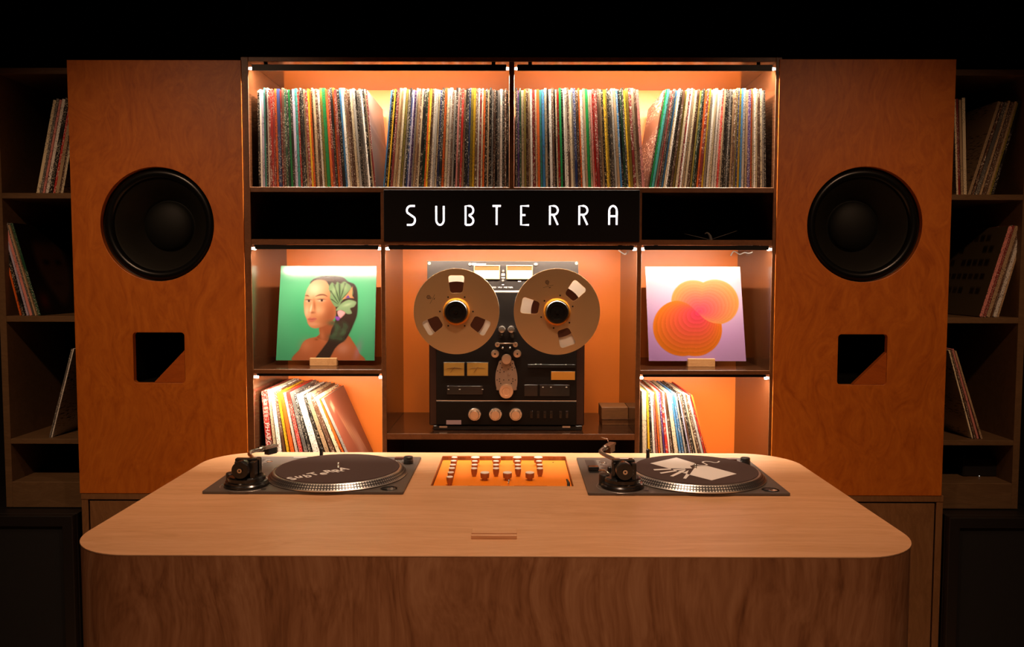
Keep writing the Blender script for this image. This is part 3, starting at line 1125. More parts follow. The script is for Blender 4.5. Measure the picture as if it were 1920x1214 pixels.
# ------------------------------------------------------------------ display covers with their wooden blocks
def paint_portrait(u, v):
    X = lambda x, y: ((x - (135 - 47 * (y - 92) / 900)) / (907 + 20 * (y - 92) / 900), (y - 92) / 900)
    P = lambda pts: smooth2([X(*p) for p in pts])
    img = np.ones(u.shape + (3,)) * C('#4bb07a')
    img = fill(img, blob(u, v, .12, .5, .3, .5) * .35, C('#7fd09c'))
    img = fill(img, blob(u, v, .95, .5, .2, .5) * .35, C('#86d6a4'))
    img = fill(img, blob(u, v, .3, .55, .22, .3) * .4, C('#2c9a60'))
    S = .006
    skin = C('#b8673f')
    body = P([(505, 690), (500, 745), (462, 772), (400, 786), (350, 815), (312, 885), (270, 1010), (890, 1010), (872, 920), (845, 862), (805, 800), (770, 758), (640, 700)])
    img = fill(img, soft(poly_sd(u, v, body), S), skin)
    img = fill(img, blob(u, v, *X(370, 860), .06, .07) * .5, C('#d98a62'))
    img = fill(img, blob(u, v, *X(720, 880), .07, .06) * .55, C('#d99a86'))
    img = fill(img, blob(u, v, *X(860, 900), .03, .1, 15) * .5, C('#c08aa8'))
    img = fill(img, blob(u, v, *X(470, 795), .02, .012) * .6, C('#7a3d28'))
    neck = P([(505, 670), (503, 740), (475, 775), (530, 800), (590, 800), (620, 700), (640, 620)])
    img = fill(img, soft(poly_sd(u, v, neck), S), C('#9c5433'))
    img = fill(img, blob(u, v, *X(525, 760), .025, .06, -10) * .5, C('#cf8358'))
    hair = P([(412, 262), (440, 222), (520, 192), (620, 188), (720, 200), (772, 243), (830, 268), (858, 330), (862, 450), (855, 560), (822, 650), (790, 720), (742, 800), (682, 842), (642, 885), (600, 962), (560, 1010), (440, 1010), (520, 890), (582, 800), (612, 700), (640, 640), (655, 560), (640, 470), (600, 350), (585, 270), (520, 232), (470, 235)])
    img = fill(img, soft(poly_sd(u, v, hair), S), C('#3a2a22'))
    img = fill(img, blob(u, v, *X(560, 225), .12, .02, 5) * .5, C('#7c6250'))
    face = P([(500, 226), (440, 240), (392, 300), (366, 365), (360, 400), (352, 450), (354, 515), (360, 560), (377, 602), (387, 642), (412, 676), (452, 690), (502, 683), (562, 660), (622, 620), (655, 560), (650, 480), (622, 420), (600, 350), (588, 285), (560, 238)])
    fm = soft(poly_sd(u, v, face), S)
    fc = np.ones(u.shape + (3,)) * C('#c98458')
    fc = fill(fc, blob(u, v, *X(600, 560), .09, .22, 10) * .8, C('#8d4a2b'))
    fc = fill(fc, blob(u, v, *X(450, 320), .11, .10) * .9, C('#f0c9a4'))
    fc = fill(fc, blob(u, v, *X(380, 530), .035, .08) * .8, C('#efc39c'))
    fc = fill(fc, blob(u, v, *X(490, 520), .06, .05) * .7, C('#e7b184'))
    fc = fill(fc, blob(u, v, *X(440, 650), .06, .02) * .5, C('#e7a98a'))
    # brows, eyes, nose, mouth
    for pts in ([(362, 380), (385, 372), (402, 386), (385, 384)], [(462, 386), (500, 366), (545, 366), (575, 386), (540, 376), (500, 378)]):
        fc = fill(fc, soft(poly_sd(u, v, P(pts)), .006) * .85, C('#4a2a1c'))
    for cx, cy, rx in ((394, 430, .026), (516, 425, .034)):
        fc = fill(fc, blob(u, v, *X(cx, cy), rx, .013) * .9, C('#d9b9a4'))
        fc = fill(fc, soft(np.hypot(u - X(cx + 6, cy)[0], v - X(cx, cy)[1]) - .011, .005), C('#2a1611'))
        fc = fill(fc, blob(u, v, *X(cx, cy - 12), rx * 1.2, .006) * .8, C('#3a2018'))
    fc = fill(fc, blob(u, v, *X(452, 470), .014, .07, -8) * .55, C('#8d4a2b'))
    fc = fill(fc, blob(u, v, *X(432, 540), .028, .012) * .65, C('#84422a'))
    fc = fill(fc, blob(u, v, *X(418, 505), .010, .05, 8) * .8, C('#f7d9b8'))
    fc = fill(fc, soft(poly_sd(u, v, P([(388, 604), (410, 588), (430, 592), (450, 588), (472, 600), (440, 628), (408, 628)])), .006) * .9, C('#c06a5a'))
    fc = fill(fc, soft(poly_sd(u, v, [X(388, 604), X(430, 602), X(472, 600), X(430, 607)]), .004) * .8, C('#7c3428'))
    img = img * (1 - fm[..., None]) + fc * fm[..., None]
    # foliage
    leaf = C('#6f8f62')
    mon = P([(585, 310), (618, 252), (650, 275), (668, 245), (700, 262), (735, 242), (770, 262), (800, 290), (818, 345), (800, 395), (760, 370), (735, 405), (705, 440), (690, 475), (650, 485), (622, 450), (598, 400), (604, 350)])
    img = fill(img, soft(poly_sd(u, v, mon), S), leaf)
    for a, b in (((690, 440), (640, 270)), ((692, 430), (690, 262)), ((695, 420), (745, 258)), ((700, 420), (800, 320)), ((680, 450), (605, 330)), ((675, 460), (610, 410))):
        img = fill(img, soft(poly_sd(u, v, [X(a[0] - 3, a[1]), X(b[0] - 9, b[1]), X(b[0] + 9, b[1]), X(a[0] + 3, a[1])]), .004) * .8, C('#33402c'))
    img = fill(img, blob(u, v, *X(640, 330), .03, .05, 20) * .4, C('#b5c99a'))
    img = fill(img, blob(u, v, *X(740, 300), .03, .05, -20) * .4, C('#b5c99a'))
    l2 = P([(655, 520), (690, 470), (725, 440), (780, 418), (846, 438), (828, 482), (790, 500), (805, 545), (760, 552), (715, 520)])
    img = fill(img, soft(poly_sd(u, v, l2), S), C('#86a377'))
    img = fill(img, blob(u, v, *X(765, 465), .05, .015, -18) * .6, C('#c0d2a8'))
    img = fill(img, soft(poly_sd(u, v, [X(715, 415), X(765, 360), X(815, 290), X(806, 375), X(826, 402), X(770, 400)]), S), C('#d98f5a'))
    img = fill(img, soft(poly_sd(u, v, [X(745, 400), X(772, 372), X(790, 402)]), S), C('#5a3f95'))
    for k in range(9):
        cx, cy = 620 + (k * 53) % 140, 640 + (k * 37) % 160
        img = fill(img, blob(u, v, *X(cx, cy), .045, .025, k * 47) * .7, C('#51704f') * (.8 + .05 * (k % 4)))
    img = fill(img, soft(poly_sd(u, v, P([(668, 535), (700, 518), (742, 540), (722, 572), (690, 592)])), S), C('#eda9ae'))
    img = fill(img, soft(poly_sd(u, v, P([(648, 578), (690, 584), (684, 612), (660, 612)])), S), C('#8a4bb0'))
    return np.clip(img, 0, 1)


def paint_swirl(u, v):
    X = lambda x, y: ((x - (910 + 24 * (y - 540) / 598)) / 598.0, (y - 540) / 598)
    img = np.ones(u.shape + (3,)) * C('#e2aee6')
    img = fill(img, np.clip(1 - v / .75, 0, 1) ** 1.2, C('#f3ecf4'))  # glare of the LED strip painted in, whiter towards the top
    img = fill(img, blob(u, v, .1, 1, .5, .5) * .5, C('#cf96df'))
    S = .005
    core = X(1248, 828)

    def nest(c0, c1, r0):
        s = np.full(u.shape, 2.0)
        for c in (c0, c1):
            cx, cy = X(*c)
            ax, ay = cx - core[0], cy - core[1]
            px, py = u - core[0], v - core[1]
            r = r0 / 598
            A = ax * ax + ay * ay - r * r
            B = -2 * (px * ax + py * ay)
            Cc = px * px + py * py
            disc = np.sqrt(np.maximum(B * B - 4 * A * Cc, 0))
            q = (-B - disc) / (2 * A)
            s = np.minimum(s, np.where(q >= 0, q, 2))
        return s
    lowS = nest((1135, 931), (1212, 931), 176)
    upS = nest((1352, 765), (1216, 770), 143)
    scur = smooth_loop([(*X(1060, 758), 0), (*X(1120, 760), 0), (*X(1180, 782), 0), (*X(1230, 828), 0), (*X(1280, 874), 0), (*X(1330, 898), 0), (*X(1400, 906), 0)], 8, False)
    sy = np.interp(u, [p.x for p in scur], [p.y for p in scur])
    below = soft(sy - v, S)

    def colr(s, inner, outer):
        b = np.floor(np.clip(s, 0, 1) * 11) / 11
        sh = (np.clip(s, 0, 1) * 11 - np.floor(np.clip(s, 0, 1) * 11))[..., None]
        base = inner * (1 - b[..., None]) + outer * b[..., None]
        return base * (0.90 + 0.13 * sh)
    cl = colr(lowS, C('#ec3f63'), C('#fb8a1c'))
    cu = colr(upS, C('#ee5470'), C('#fbae55'))
    lm = soft(lowS - 1, .012)
    um = soft(upS - 1, .012)
    img2 = img * (1 - um[..., None]) + cu * um[..., None]
    img3 = img * (1 - lm[..., None]) + cl * lm[..., None]
    left = soft(u - X(1072, 0)[0], .004)
    right = soft(X(1388, 0)[0] - u, .004)
    sel = np.clip(below * (1 - right) + 0 * left, 0, 1)
    # above the curve: upper disc first, lower disc only where the upper is absent on the left
    top = img * (1 - um[..., None]) + cu * um[..., None]
    out = top * (1 - sel[..., None]) + (img3 * lm[..., None] + top * (1 - lm[..., None])) * sel[..., None]
    leftlobe = lm * (1 - um) * soft(u - X(1248, 0)[0], .01)
    out = out * (1 - leftlobe[..., None]) + cl * leftlobe[..., None]
    return np.clip(out, 0, 1)


CARD = mat('cover_card_edge', '#d8d0c4', .5)


def cover(quad, yb, yt, zshelf, paint, label, block, blabel, ink):
    """a square sleeve leaning back, its foot in the slot of a small wooden block"""
    BL, BR = W(*quad[3], yb), W(*quad[2], yb)
    TL, TR = W(*quad[0], yt), W(*quad[1], yt)
    zb = (BL.z + BR.z) / 2
    BL.z = BR.z = zb
    TL.z = TR.z = (TL.z + TR.z) / 2
    n = (TR - BL).cross(TL - BR).normalized()
    if n.y > 0:
        n = -n
    th = .0045
    F = [TL, TR, BR, BL]
    Bk = [p - n * th for p in F]
    vv = F + Bk
    ff = [(3, 2, 1, 0), (4, 5, 6, 7), (0, 1, 5, 4), (1, 2, 6, 5), (2, 3, 7, 6), (3, 0, 4, 7)]
    o = mesh_obj('album_cover', vv, ff, CARD)
    tag(o, label, 'album cover', 'album covers on display')
    grid_print('cover_print', [p + n * .0004 for p in F], paint, 190, attr_mat('glossy_cover_print', .19, .6), o, ink)
    yf = yb - .014
    b0, b1 = W(block[0], block[3], yf), W(block[1], block[2], yf)
    zt = max(b1.z, zb + .009)
    m = MB()
    m.box(b0.x, b1.x, yf, yf + .0128, zshelf, zt, .0008)
    m.box(b0.x, b1.x, yf + .0128, yf + .034, zshelf, zb - .0008, .0004)
    t = m.build('record_stand_block', BLOCKW)
    tag(t, blabel, 'record stand', 'wooden record stand blocks')
    return o


cover([(526.8, 499), (706, 499), (702, 676), (517.5, 676.5)], .115, .182, ZLP1, paint_portrait,
      'square album cover with a woman\'s portrait on green, leaves in her hair', (580.5, 631, 672, 684), 'small wooden block holding up the green portrait cover', .37)
cover([(1210, 500.3), (1387.5, 500.3), (1398.8, 677.5), (1216.8, 677.5)], .115, .182, ZLP1, paint_swirl,
      'square lilac album cover with an orange and pink double swirl', (1290, 1341, 673.5, 686), 'small wooden block holding up the lilac swirl cover', .30)

# ornament in the dark right cavity: beak-like body with two thin feathers
orn = empty('small_ornament', tuple(W(1330, 449.5, .03).xy) + (ZB1,))
tag(orn, 'small dim ornament with two thin splayed twigs in the dark right compartment', 'ornament')
ORN = mat('ornament_grey', (.10, .085, .075), rough=.6)
ob = [W(1333, 449.3, .03), W(1331.5, 444, .03), W(1329, 439.5, .03), W(1325.5, 437, .03), W(1321.5, 439, .03)]
ob[0].z = ZB1
MB().tube(smooth_loop([tuple(p) for p in ob], 5, False), [.006 - .00022 * i for i in range(21)], 10).build('body', ORN, orn, True)
for a, b in (((1331, 449.2), (1382, 433)), ((1333, 449.2), (1283, 438.5))):
    p, q = W(*a, .03), W(*b, .035)
    p.z = ZB1 + .001
    MB().tube([p, p.lerp(q, .5), q], [.0012, .0010, .0005], 6).build('twig', ORN, orn, True)

# ------------------------------------------------------------------ tape deck
YD = .055
ZD = ZC1
DP = lambda u, v, y=YD: W(u, v, y)
dx0, dx1 = DP(804, 700).x, DP(1096.5, 700).x
dz1, dz0 = DP(950, 548).z, DP(950, 797).z
deck = empty('tape_deck', ((dx0 + dx1) / 2, YD + .12, ZD))
tag(deck, 'black reel-to-reel tape deck with chrome rollers in the centre bay', 'tape deck')
DECKB = mat('deck_black_side', (.030, .010, .006), rough=.35, spec=.5)
DECKF = mat('deck_front_black', (.006, .004, .003), rough=.5, spec=.2)
DECKL = mat('deck_lower_panel', (.006, .0045, .0035), rough=.5, spec=.2)
AMBER = mat('amber_meter_face', '#a07830', rough=.45)
AMBERD = mat('amber_counter', '#b87a26', rough=.45)
GREYP = mat('grey_print', '#8a7a6c', .6)
COPPER = mat('warm_steel', (.85, .64, .46), rough=.30, metal=.75)
HEADP = mat('head_plate_grey', '#a08a78', rough=.4, metal=.3)
zfoot = ZD
MB().box(dx0, dx1, YD + .012, YD + .24, dz0 - .004, dz1, .003).build('cabinet_body', DECKB, deck)
zmid = DP(950, 752).z
pin = DP(818, 700).x, DP(1081, 700).x
MB().box(pin[0], pin[1], YD, YD + .012, zmid + .0015, dz1 - .001, .0012).build('transport_panel', DECKF, deck)
MB().box(pin[0], pin[1], YD - .004, YD + .012, dz0, zmid - .0015, .0012).build('control_panel', DECKL, deck)
MB().box(pin[0], pin[1], YD - .001, YD + .012, zmid - .0014, zmid + .0014).build('trim_strip', METAL, deck)
fa, fb = DP(812, 790).x, DP(1092, 790).x
MB().box(fa, fb, YD + .004, YD + .23, ZD, dz0 - .004, .002).build('plinth', BLACK, deck)
for u in (831, 1062):
    p = DP(u - 7.5, 803, YD)
    q = DP(u + 7.5, 799.5, YD)
    box('foot_plate', p.x, q.x, YD + .0015, YD + .004, p.z, q.z, METAL, deck, .0003)
p, q = DP(837, 796), DP(865, 788)
box('name_badge', p.x, q.x, YD - .0052, YD - .004, p.z, q.z, mat('badge_lilac', '#a08c92', .4), deck, .0003)


def panel_rect(name, u0, u1, v0, v1, m, parent, y=YD, t=.0015, bev=.0003):
    p, q = W(u0, v1, y), W(u1, v0, y)
    return box(name, p.x, q.x, y - t, y, p.z, q.z, m, parent, bev)


for u0, u1 in ((832.3, 870.3), (876, 915)):
    f = panel_rect('vu_meter', u0 - 1, u1 + 1, 679.7, 706, BLACK, deck, t=.002)
    panel_rect('meter_face', u0, u1, 680.7, 705, AMBER, f, y=YD - .002, t=.0006)
    m = MB()
    a, b = W(u0 + 12, 699, YD - .0028), W(u0 + 21, 688, YD - .0028)
    m.tube([a, b], .0004, 6)
    pts = [W(u0 + 6 + k * 2.7, 690 + .06 * (k - 5) ** 2, YD - .0028) for k in range(11)]
    m.tube(pts, .0003, 5)
    m.build('needle_and_scale', mat('meter_ink', '#3a2410', .5), f)
f = panel_rect('tape_counter', 1032.5, 1079, 696.5, 713.5, BLACK, deck, t=.002)
panel_rect('counter_face', 1033.5, 1078, 697.3, 712.8, AMBERD, f, y=YD - .002, t=.0006)
for u0, u1, v0, v1 in ((983, 1008, 722, 743), (1012, 1068, 722, 743), (838, 905, 724, 740), (990, 1078, 684, 690)):
    panel_rect('button_block', u0, u1, v0, v1, BLACKG, deck, t=.003)
WH = mat('white_dot_print', '#cfc8bd', .5)
for u, v in ((841, 730.5), (862, 730.5), (905, 730.5), (1004.5, 683), (1014, 683), (1061, 684), (1018, 726.5), (1033, 726.5), (1062, 726.5), (824, 760), (1074, 759.5)):
    panel_rect('indicator_mark', u - 1.5, u + 1.5, v - .6, v + .6, WH, deck, y=YD - .0032, t=.0003, bev=0)
for u in (890, 929, 967):
    p = DP(u, 777, YD - .004)
    kn = MB().lathe([(0, 0), (.0215, 0), (.0215, .010), (.0195, .012), (0, .012)], p, 'y', 36).build('level_knob', CHROME, deck, 30)
    MB().lathe([(0, .0121), (.0165, .0121), (.0155, .024), (.014, .0255), (0, .0258)], p, 'y', 36).build('knob_cap', COPPER, kn, 30)
for k, u in enumerate((996.5, 1009, 1021.5, 1033.5, 1051, 1063)):
    panel_rect('slot_key', u - 2.5, u + 2.5, 771, 785, BLACKG, deck, y=YD - .004, t=.002)
    MB().cyl(.0022, .010, DP(u, 776, YD - .006), 'y', 8).build('toggle', BLACKG, deck, 30)


def roller(u, v, r, h, m, name, dot=True):
    rr = r / 572
    p = DP(u, v)
    o = MB().lathe([(0, 0), (rr * .8, 0), (rr * .8, h * .6), (rr, h * .62), (rr, h * .9), (rr * .85, h), (rr * .25, h * 1.02), (0, h * 1.02)], p, 'y', 32).build(name, m, deck, 40)
    if dot:
        MB().cyl(rr * .22, .001, (p.x, YD - h * 1.02, p.z), 'y', 12).build('axle_screw', BLACK, o)
    return o


roller(941.3, 617, 6.7, .038, CHROME, 'tension_roller', False)
roller(958.6, 617, 6.7, .038, CHROME, 'tension_roller', False)
roller(932.8, 645.5, 4.7, .030, COPPER, 'guide_post')
roller(966.3, 645.5, 4.7, .030, COPPER, 'guide_post')
roller(928.5, 662.5, 7.5, .03, COPPER, 'guide_roller')
roller(970, 662.5, 7.5, .03, COPPER, 'guide_roller')
a, b = DP(933, 644.2, YD - .024), DP(966, 644.2, YD - .024)
MB().tube([a, b], .0022, 8).build('guide_bar', METAL, deck, True)
for u in (942.3, 956.5):
    MB().cyl(.0035, .012, DP(u, 652.3), 'y', 14, .001).build('guide_pin', CHROME, deck, 30)
for u in (939, 961):
    MB().tube([DP(u, 631, YD - .002), DP(u, 622, YD - .02)], .008, 10).build('tension_arm', BLACK, deck, True)
# tape loops running from the reels over the rollers
TAPE = mat('brown_tape', '#4a2a1c', .35)
for s, pts in ((-1, [(905, 628), (931, 615), (941.3, 610), (948, 617)]), (1, [(995, 628), (969, 615), (958.6, 610), (952, 617)])):
    m = MB()
    pp = [DP(u, v, YD - .028) for u, v in pts]
    for a, b in zip(pp, pp[1:]):
        n0 = len(m.v)
        m.add([a, b, b + Vector((0, .0065, 0)), a + Vector((0, .0065, 0))], [(0, 1, 2, 3)])
    m.build('tape_path', TAPE, deck)
# head block
hb = smooth2([(938.5, 676), (934, 684), (930.5, 695), (929, 706), (929.3, 718), (931, 727), (934, 731.5), (965.5, 731.5), (968.5, 727), (970, 718), (970, 706), (968, 695), (964.5, 684), (961, 676)], 5)
hb = [(DP(u, v).x, DP(u, v).z) for u, v in hb]
hp = MB().add(*front(plate(hb, [], .012, .0008), YD - .012, .012)).build('head_cover', HEADP, deck)
for u, v in ((938, 682), (961, 682), (957, 685), (960, 689), (965, 690.5), (941, 690), (938, 694), (953, 692.5), (960.5, 694), (933, 696), (937.5, 698.5), (945, 697.5), (932, 713), (936.7, 711), (936.7, 715.5), (944.5, 713), (954, 713), (961.5, 711), (961.5, 715.5), (966.5, 713), (939, 719.5), (959, 719.5)):
    MB().cyl(.0019, .0006, DP(u, v, YD - .012), 'y', 10).build('head_screw', BLACK, hp)
MB().cyl(.0032, .004, DP(954.5, 702, YD - .012), 'y', 14, .0008).build('azimuth_pin', CHROME, hp, 30)
p = DP(949.7, 673.5, YD - .010)
MB().lathe([(0, 0), (.0165, 0), (.0165, .016), (.0150, .019), (0, .0195)], p, 'y', 36).build('capstan_cap', COPPER, deck, 30)
p = DP(949.2, 733.5, YD - .008)
MB().lathe([(0, 0), (.0240, 0), (.0240, .012), (.0225, .015), (.014, .0152), (.0125, .0125), (.0065, .0125), (.006, .0148), (0, .0152)], p, 'y', 40).build('pinch_wheel', COPPER, deck, 35)


# reels
def reel(uc, vc, rpx, ang0, pack, label, mark):
    yfr = YD - .045
    c = W(uc, vc, yfr)
    R = rpx / FPX * (yfr - CAM.y)
    t = empty('tape_reel', (c.x, yfr + .012, c.z))
    tag(t, label, 'tape reel', 'tape reels on the deck')
    holes = []
    for k in range(3):
        a = math.radians(ang0 + 120 * k)
        shp = rrect(.43 * R, .84 * R, -.195 * R, .195 * R, .075 * R, 5)
        # taper inwards
        shp = [(x, y * (.72 + .28 * (x / R - .43) / .41)) for x, y in shp]
        holes.append([(c.x + x * math.cos(a) - y * math.sin(a), c.z + x * math.sin(a) + y * math.cos(a)) for x, y in shp])
    out = circle(c.x, c.z, R, 96)
    MB().add(*front(plate(out, holes + [circle(c.x, c.z, .26 * R, 32)], .0012, .0003), yfr, .0012)).build('front_flange', FLANGE, t)
    MB().add(*front(plate(out, [circle(c.x, c.z, .2 * R, 32)], .0012, .0003), yfr + .0085, .0012)).build('rear_flange', FLANGE2, t)
    MB().lathe([(.24 * R, -.0014), (pack * R, -.0014), (pack * R, -.0083), (.24 * R, -.0083)], (c.x, yfr, c.z), 'y', 64).build('tape_pack', TAPE, t)
    MB().lathe([(.0, -.0085), (.318 * R, -.0085) if False else (.25 * R, -.0085), (.25 * R, .0), (.315 * R, .0002), (.315 * R, .006), (.295 * R, .010), (.295 * R, .013), (.275 * R, .015), (0, .015)], (c.x, yfr, c.z), 'y', 48).build('hub_adaptor', GOLD, t, 35)
    hb_ = MB().lathe([(0, .0151), (.262 * R, .0151), (.262 * R, .022), (.245 * R, .025), (.17 * R, .026), (.15 * R, .022), (.05 * R, .022), (.04 * R, .027), (0, .027)], (c.x, yfr, c.z), 'y', 40).build('hub_lock', BLACKG, t, 35)
    for k in range(6):
        a = math.radians(ang0 + 30 + 60 * k)
        MB().cyl(.0028, .001, (c.x + .385 * R * math.cos(a), yfr, c.z + .385 * R * math.sin(a)), 'y', 10).build('flange_screw', BLACK, t)
    # small printed emblem and lines
    mu, mv, ma = mark
    p = W(mu, mv, yfr - .0002)
    m = MB()
    rot = Matrix.Rotation(math.radians(-ma), 3, 'Y')
    def stroke(x0, y0, x1, y1, w_):
        a, b = Vector((x0, 0, y0)), Vector((x1, 0, y1))
        d = (b - a).normalized()
        n = Vector((-d.z, 0, d.x)) * w_ / 2
        m.add([p + rot @ q for q in (a - n, b - n, b + n, a + n)], [(0, 1, 2, 3)])
    for k in range(6):
        a0_, a1_ = math.pi * k / 3, math.pi * (k + 1) / 3
        stroke(.0062 * math.cos(a0_), .0062 * math.sin(a0_), .0062 * math.cos(a1_), .0062 * math.sin(a1_), .0014)
        stroke(.0012 * math.cos(a0_), .0012 * math.sin(a0_), .005 * math.cos(a0_), .005 * math.sin(a0_), .0016)
    stroke(-.003, -.0085, .003, -.0085, .0016)
    stroke(-.017, -.014, .017, -.014, .0008)
    stroke(.001, -.019, .007, -.019, .002)
    m.build('printed_emblem', mat('emblem_ink', '#4a2c1c', .5), t)
    return t


FLANGE = mat('reel_aluminium', (.88, .60, .31), rough=.38, metal=.85)
FLANGE2 = mat('reel_rear_flange', (.80, .76, .68), rough=.5, metal=.2)
GOLD = mat('orange_anodised_hub', (.80, .30, .03), rough=.25, metal=.8)
reel(855.8, 584.5, 80.6, 90, .70, 'left aluminium tape reel with one window straight up', (803.5, 557.5, 62))
reel(1044.2, 585, 81, 49, .60, 'right aluminium tape reel with tilted windows', (1026, 529.5, 14))

# VU meter rack unit on top of the deck
YV = .075
VP = lambda u, v, y=YV: W(u, v, y)
vx0, vx1 = VP(801, 500).x, VP(1084.5, 500).x
vz1, vz0 = VP(950, 490).z, dz1
vu = empty('vu_meter_unit', ((vx0 + vx1) / 2, YV, vz0))
tag(vu, 'grey-black stereo VU meter rack unit standing on top of tape deck', 'VU meter')
VUB = mat('vu_panel_grey', (.014, .011, .010), rough=.45, spec=.4)
MB().box(vx0 + .02, vx1 - .02, YV + .004, YV + .2, vz0, vz1 - .004, .001).build('chassis', BLACK, vu)
vf = plate([(vx0, vz0 + .0045), (vx1, vz0 + .0045), (vx1, vz1), (vx0, vz1)], [], .004, .0006)
MB().add(*front(vf, YV, .004)).build('front_panel', VUB, vu)
box('trim_strip', VP(806, 545).x, VP(1080, 545).x, YV - .001, YV + .006, vz0 + .0003, vz0 + .0042, mat('ivory_trim', '#e8d8b4', .4, emit=None), vu, .0003)
METERF = mat('lit_meter_face', '#5a2f04', .5, emit=(1.0, .42, .05), strength=.15)
METERW = mat('lit_meter_lower', '#e8dcc8', .5, emit=(1.0, .90, .75), strength=.8)
BEZ = mat('meter_bezel', '#b9a57c', .3, metal=.7)
for u0, u1 in ((888.5, 937.5), (949.3, 999)):
    P0, P1 = VP(u0, 524, YV), VP(u1, 498, YV)
    bz = plate([(P0.x, P0.z), (P1.x, P0.z), (P1.x, P1.z), (P0.x, P1.z)], [[(P0.x + .0032, P0.z + .0025), (P1.x - .0032, P0.z + .0025), (P1.x - .0032, P1.z - .0025), (P0.x + .0032, P1.z - .0025)]], .004, .0006)
    bo = MB().add(*front(bz, YV - .004, .004)).build('meter_bezel', BEZ, vu)
    zm = VP(u0, 507.5).z
    box('meter_scale', P0.x + .0033, P1.x - .0033, YV - .0012, YV - .0002, zm, P1.z - .0026, METERF, bo, 0)
    box('meter_window', P0.x + .0033, P1.x - .0033, YV - .0012, YV - .0002, P0.z + .0026, zm - .0001, METERW, bo, 0)
    m = MB()
    for k in range(9):
        uu_ = u0 + 10 + k * 3.6
        m.tube([VP(uu_, 503, YV - .0015), VP(uu_, 505.5, YV - .0015)], .0004, 5)
    m.build('scale_marks', mat('meter_ink', '#3a2410', .5), bo)
for u, v in ((881, 496), (1005, 496)):
    MB().lathe([(0, 0), (.0052, 0), (.0052, .003), (.004, .004), (.0015, .004), (.001, .003), (0, .003)], VP(u, v), 'y', 20).build('panel_screw', CHROME, vu, 30)
for u, v in ((805, 494), (1081, 494)):
    MB().cyl(.0045, .0006, VP(u, v), 'y', 16).build('rack_slot', mat('slot_orange', (.7, .35, .12), .6), vu)
for u, v in ((943.5, 509), (943, 527)):
    MB().lathe([(0, 0), (.0042, 0), (.0042, .003), (.0022, .006), (.0018, .012), (0, .0125)], VP(u, v), 'y', 16).build('toggle_switch', CHROME, vu, 30)


def front_text(body, size, u, v, y, m, parent, name='lettering', sx=1.0):
    vv, ff = text_mesh(body, size)
    p = W(u, v, y)
    return mesh_obj(name, [(p.x + a * sx, y - c, p.z + b) for a, b, c in vv], ff, m, parent)


front_text('STEREO  VU  METER', .0062, 936, 539.3, YV - .0006, WHITEP, vu, sx=1.65)
for u0, u1, v0, v1 in ((885.5, 893, 494, 497.5), (893.5, 911, 494.6, 496.4), (940.5, 946.5, 513, 514.4), (940, 946.6, 515.5, 517), (940.5, 946.5, 520.6, 522), (941, 945, 533.4, 534.8), (971, 977, 526.8, 528.6), (910, 914, 526.8, 528.6)):
    panel_rect('printed_mark', u0, u1, v0, v1, WHITEP, vu, y=YV, t=.0004, bev=0)

# dark wooden box at the right of the deck
YBX = .16
p, q = W(1129.5, 800, YBX), W(1178, 783, YBX)
bx = empty('wooden_box', ((p.x + q.x) / 2, YBX + .05, ZC1))
tag(bx, 'dark wooden lidded box to the right of the tape deck', 'box')
zseam = W(1150, 786.5, YBX).z
ztop = W(1150, 764, YBX).z
box('lower_box', p.x - .001, q.x + .002, YBX, YBX + .10, ZC1, zseam - .0008, BOXW, bx, .001)
box('seam_strip', p.x, q.x, YBX + .001, YBX + .099, zseam - .0008, zseam + .0008, METAL, bx, 0)
box('lid', p.x - .004, q.x - .001, YBX - .004, YBX + .10, zseam + .0008, ztop, BOXW, bx, .001)

# ------------------------------------------------------------------ DJ table
TZ = .9538
TX0, TX1, TY0, TY1 = -.8215, .7465, -1.2294, -.3964
TR_ = .135
table = empty('dj_table', ((TX0 + TX1) / 2, (TY0 + TY1) / 2, 0))
tag(table, 'light oak table with rounded corners carrying two turntables and a mixer', 'table')
PW, PDp = .453, .353
TTS = [(-.7039 + PW / 2, -.8322 + PDp / 2), (.163 + PW / 2 + .0005, -.8345 + PDp / 2)]
MX0, MX1, MY0, MY1 = -.198, .137, -.7525, -.4375
outline = rrect(TX0, TX1, TY0, TY1, TR_, 14)
holes = [rrect(x - .2155, x + .2155, y - .1655, y + .1655, .006, 2) for x, y in TTS] + [rrect(MX0, MX1, MY0, MY1, .003, 2)]
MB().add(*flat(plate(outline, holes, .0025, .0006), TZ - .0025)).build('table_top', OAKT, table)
inner = rrect(TX0 + .02, TX1 - .02, TY0 + .02, TY1 - .02, TR_ - .02, 14)
out2 = rrect(TX0 + .0012, TX1 - .0012, TY0 + .0012, TY1 - .0012, TR_ - .001, 14)
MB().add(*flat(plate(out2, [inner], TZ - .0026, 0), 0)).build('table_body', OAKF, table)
lin_ = plate(rrect(MX0 - .018, MX1 + .018, MY0 - .018, MY1 + .018, .004, 2), [rrect(MX0, MX1, MY0, MY1, .003, 2)], .05)
MB().add(*flat(lin_, TZ - .0527)).build('opening_lining', OAKF, table)
box('support_board', TX0 + .05, TX1 - .05, TY0 + .05, TY1 - .05, .82, .838, OAKF, table)

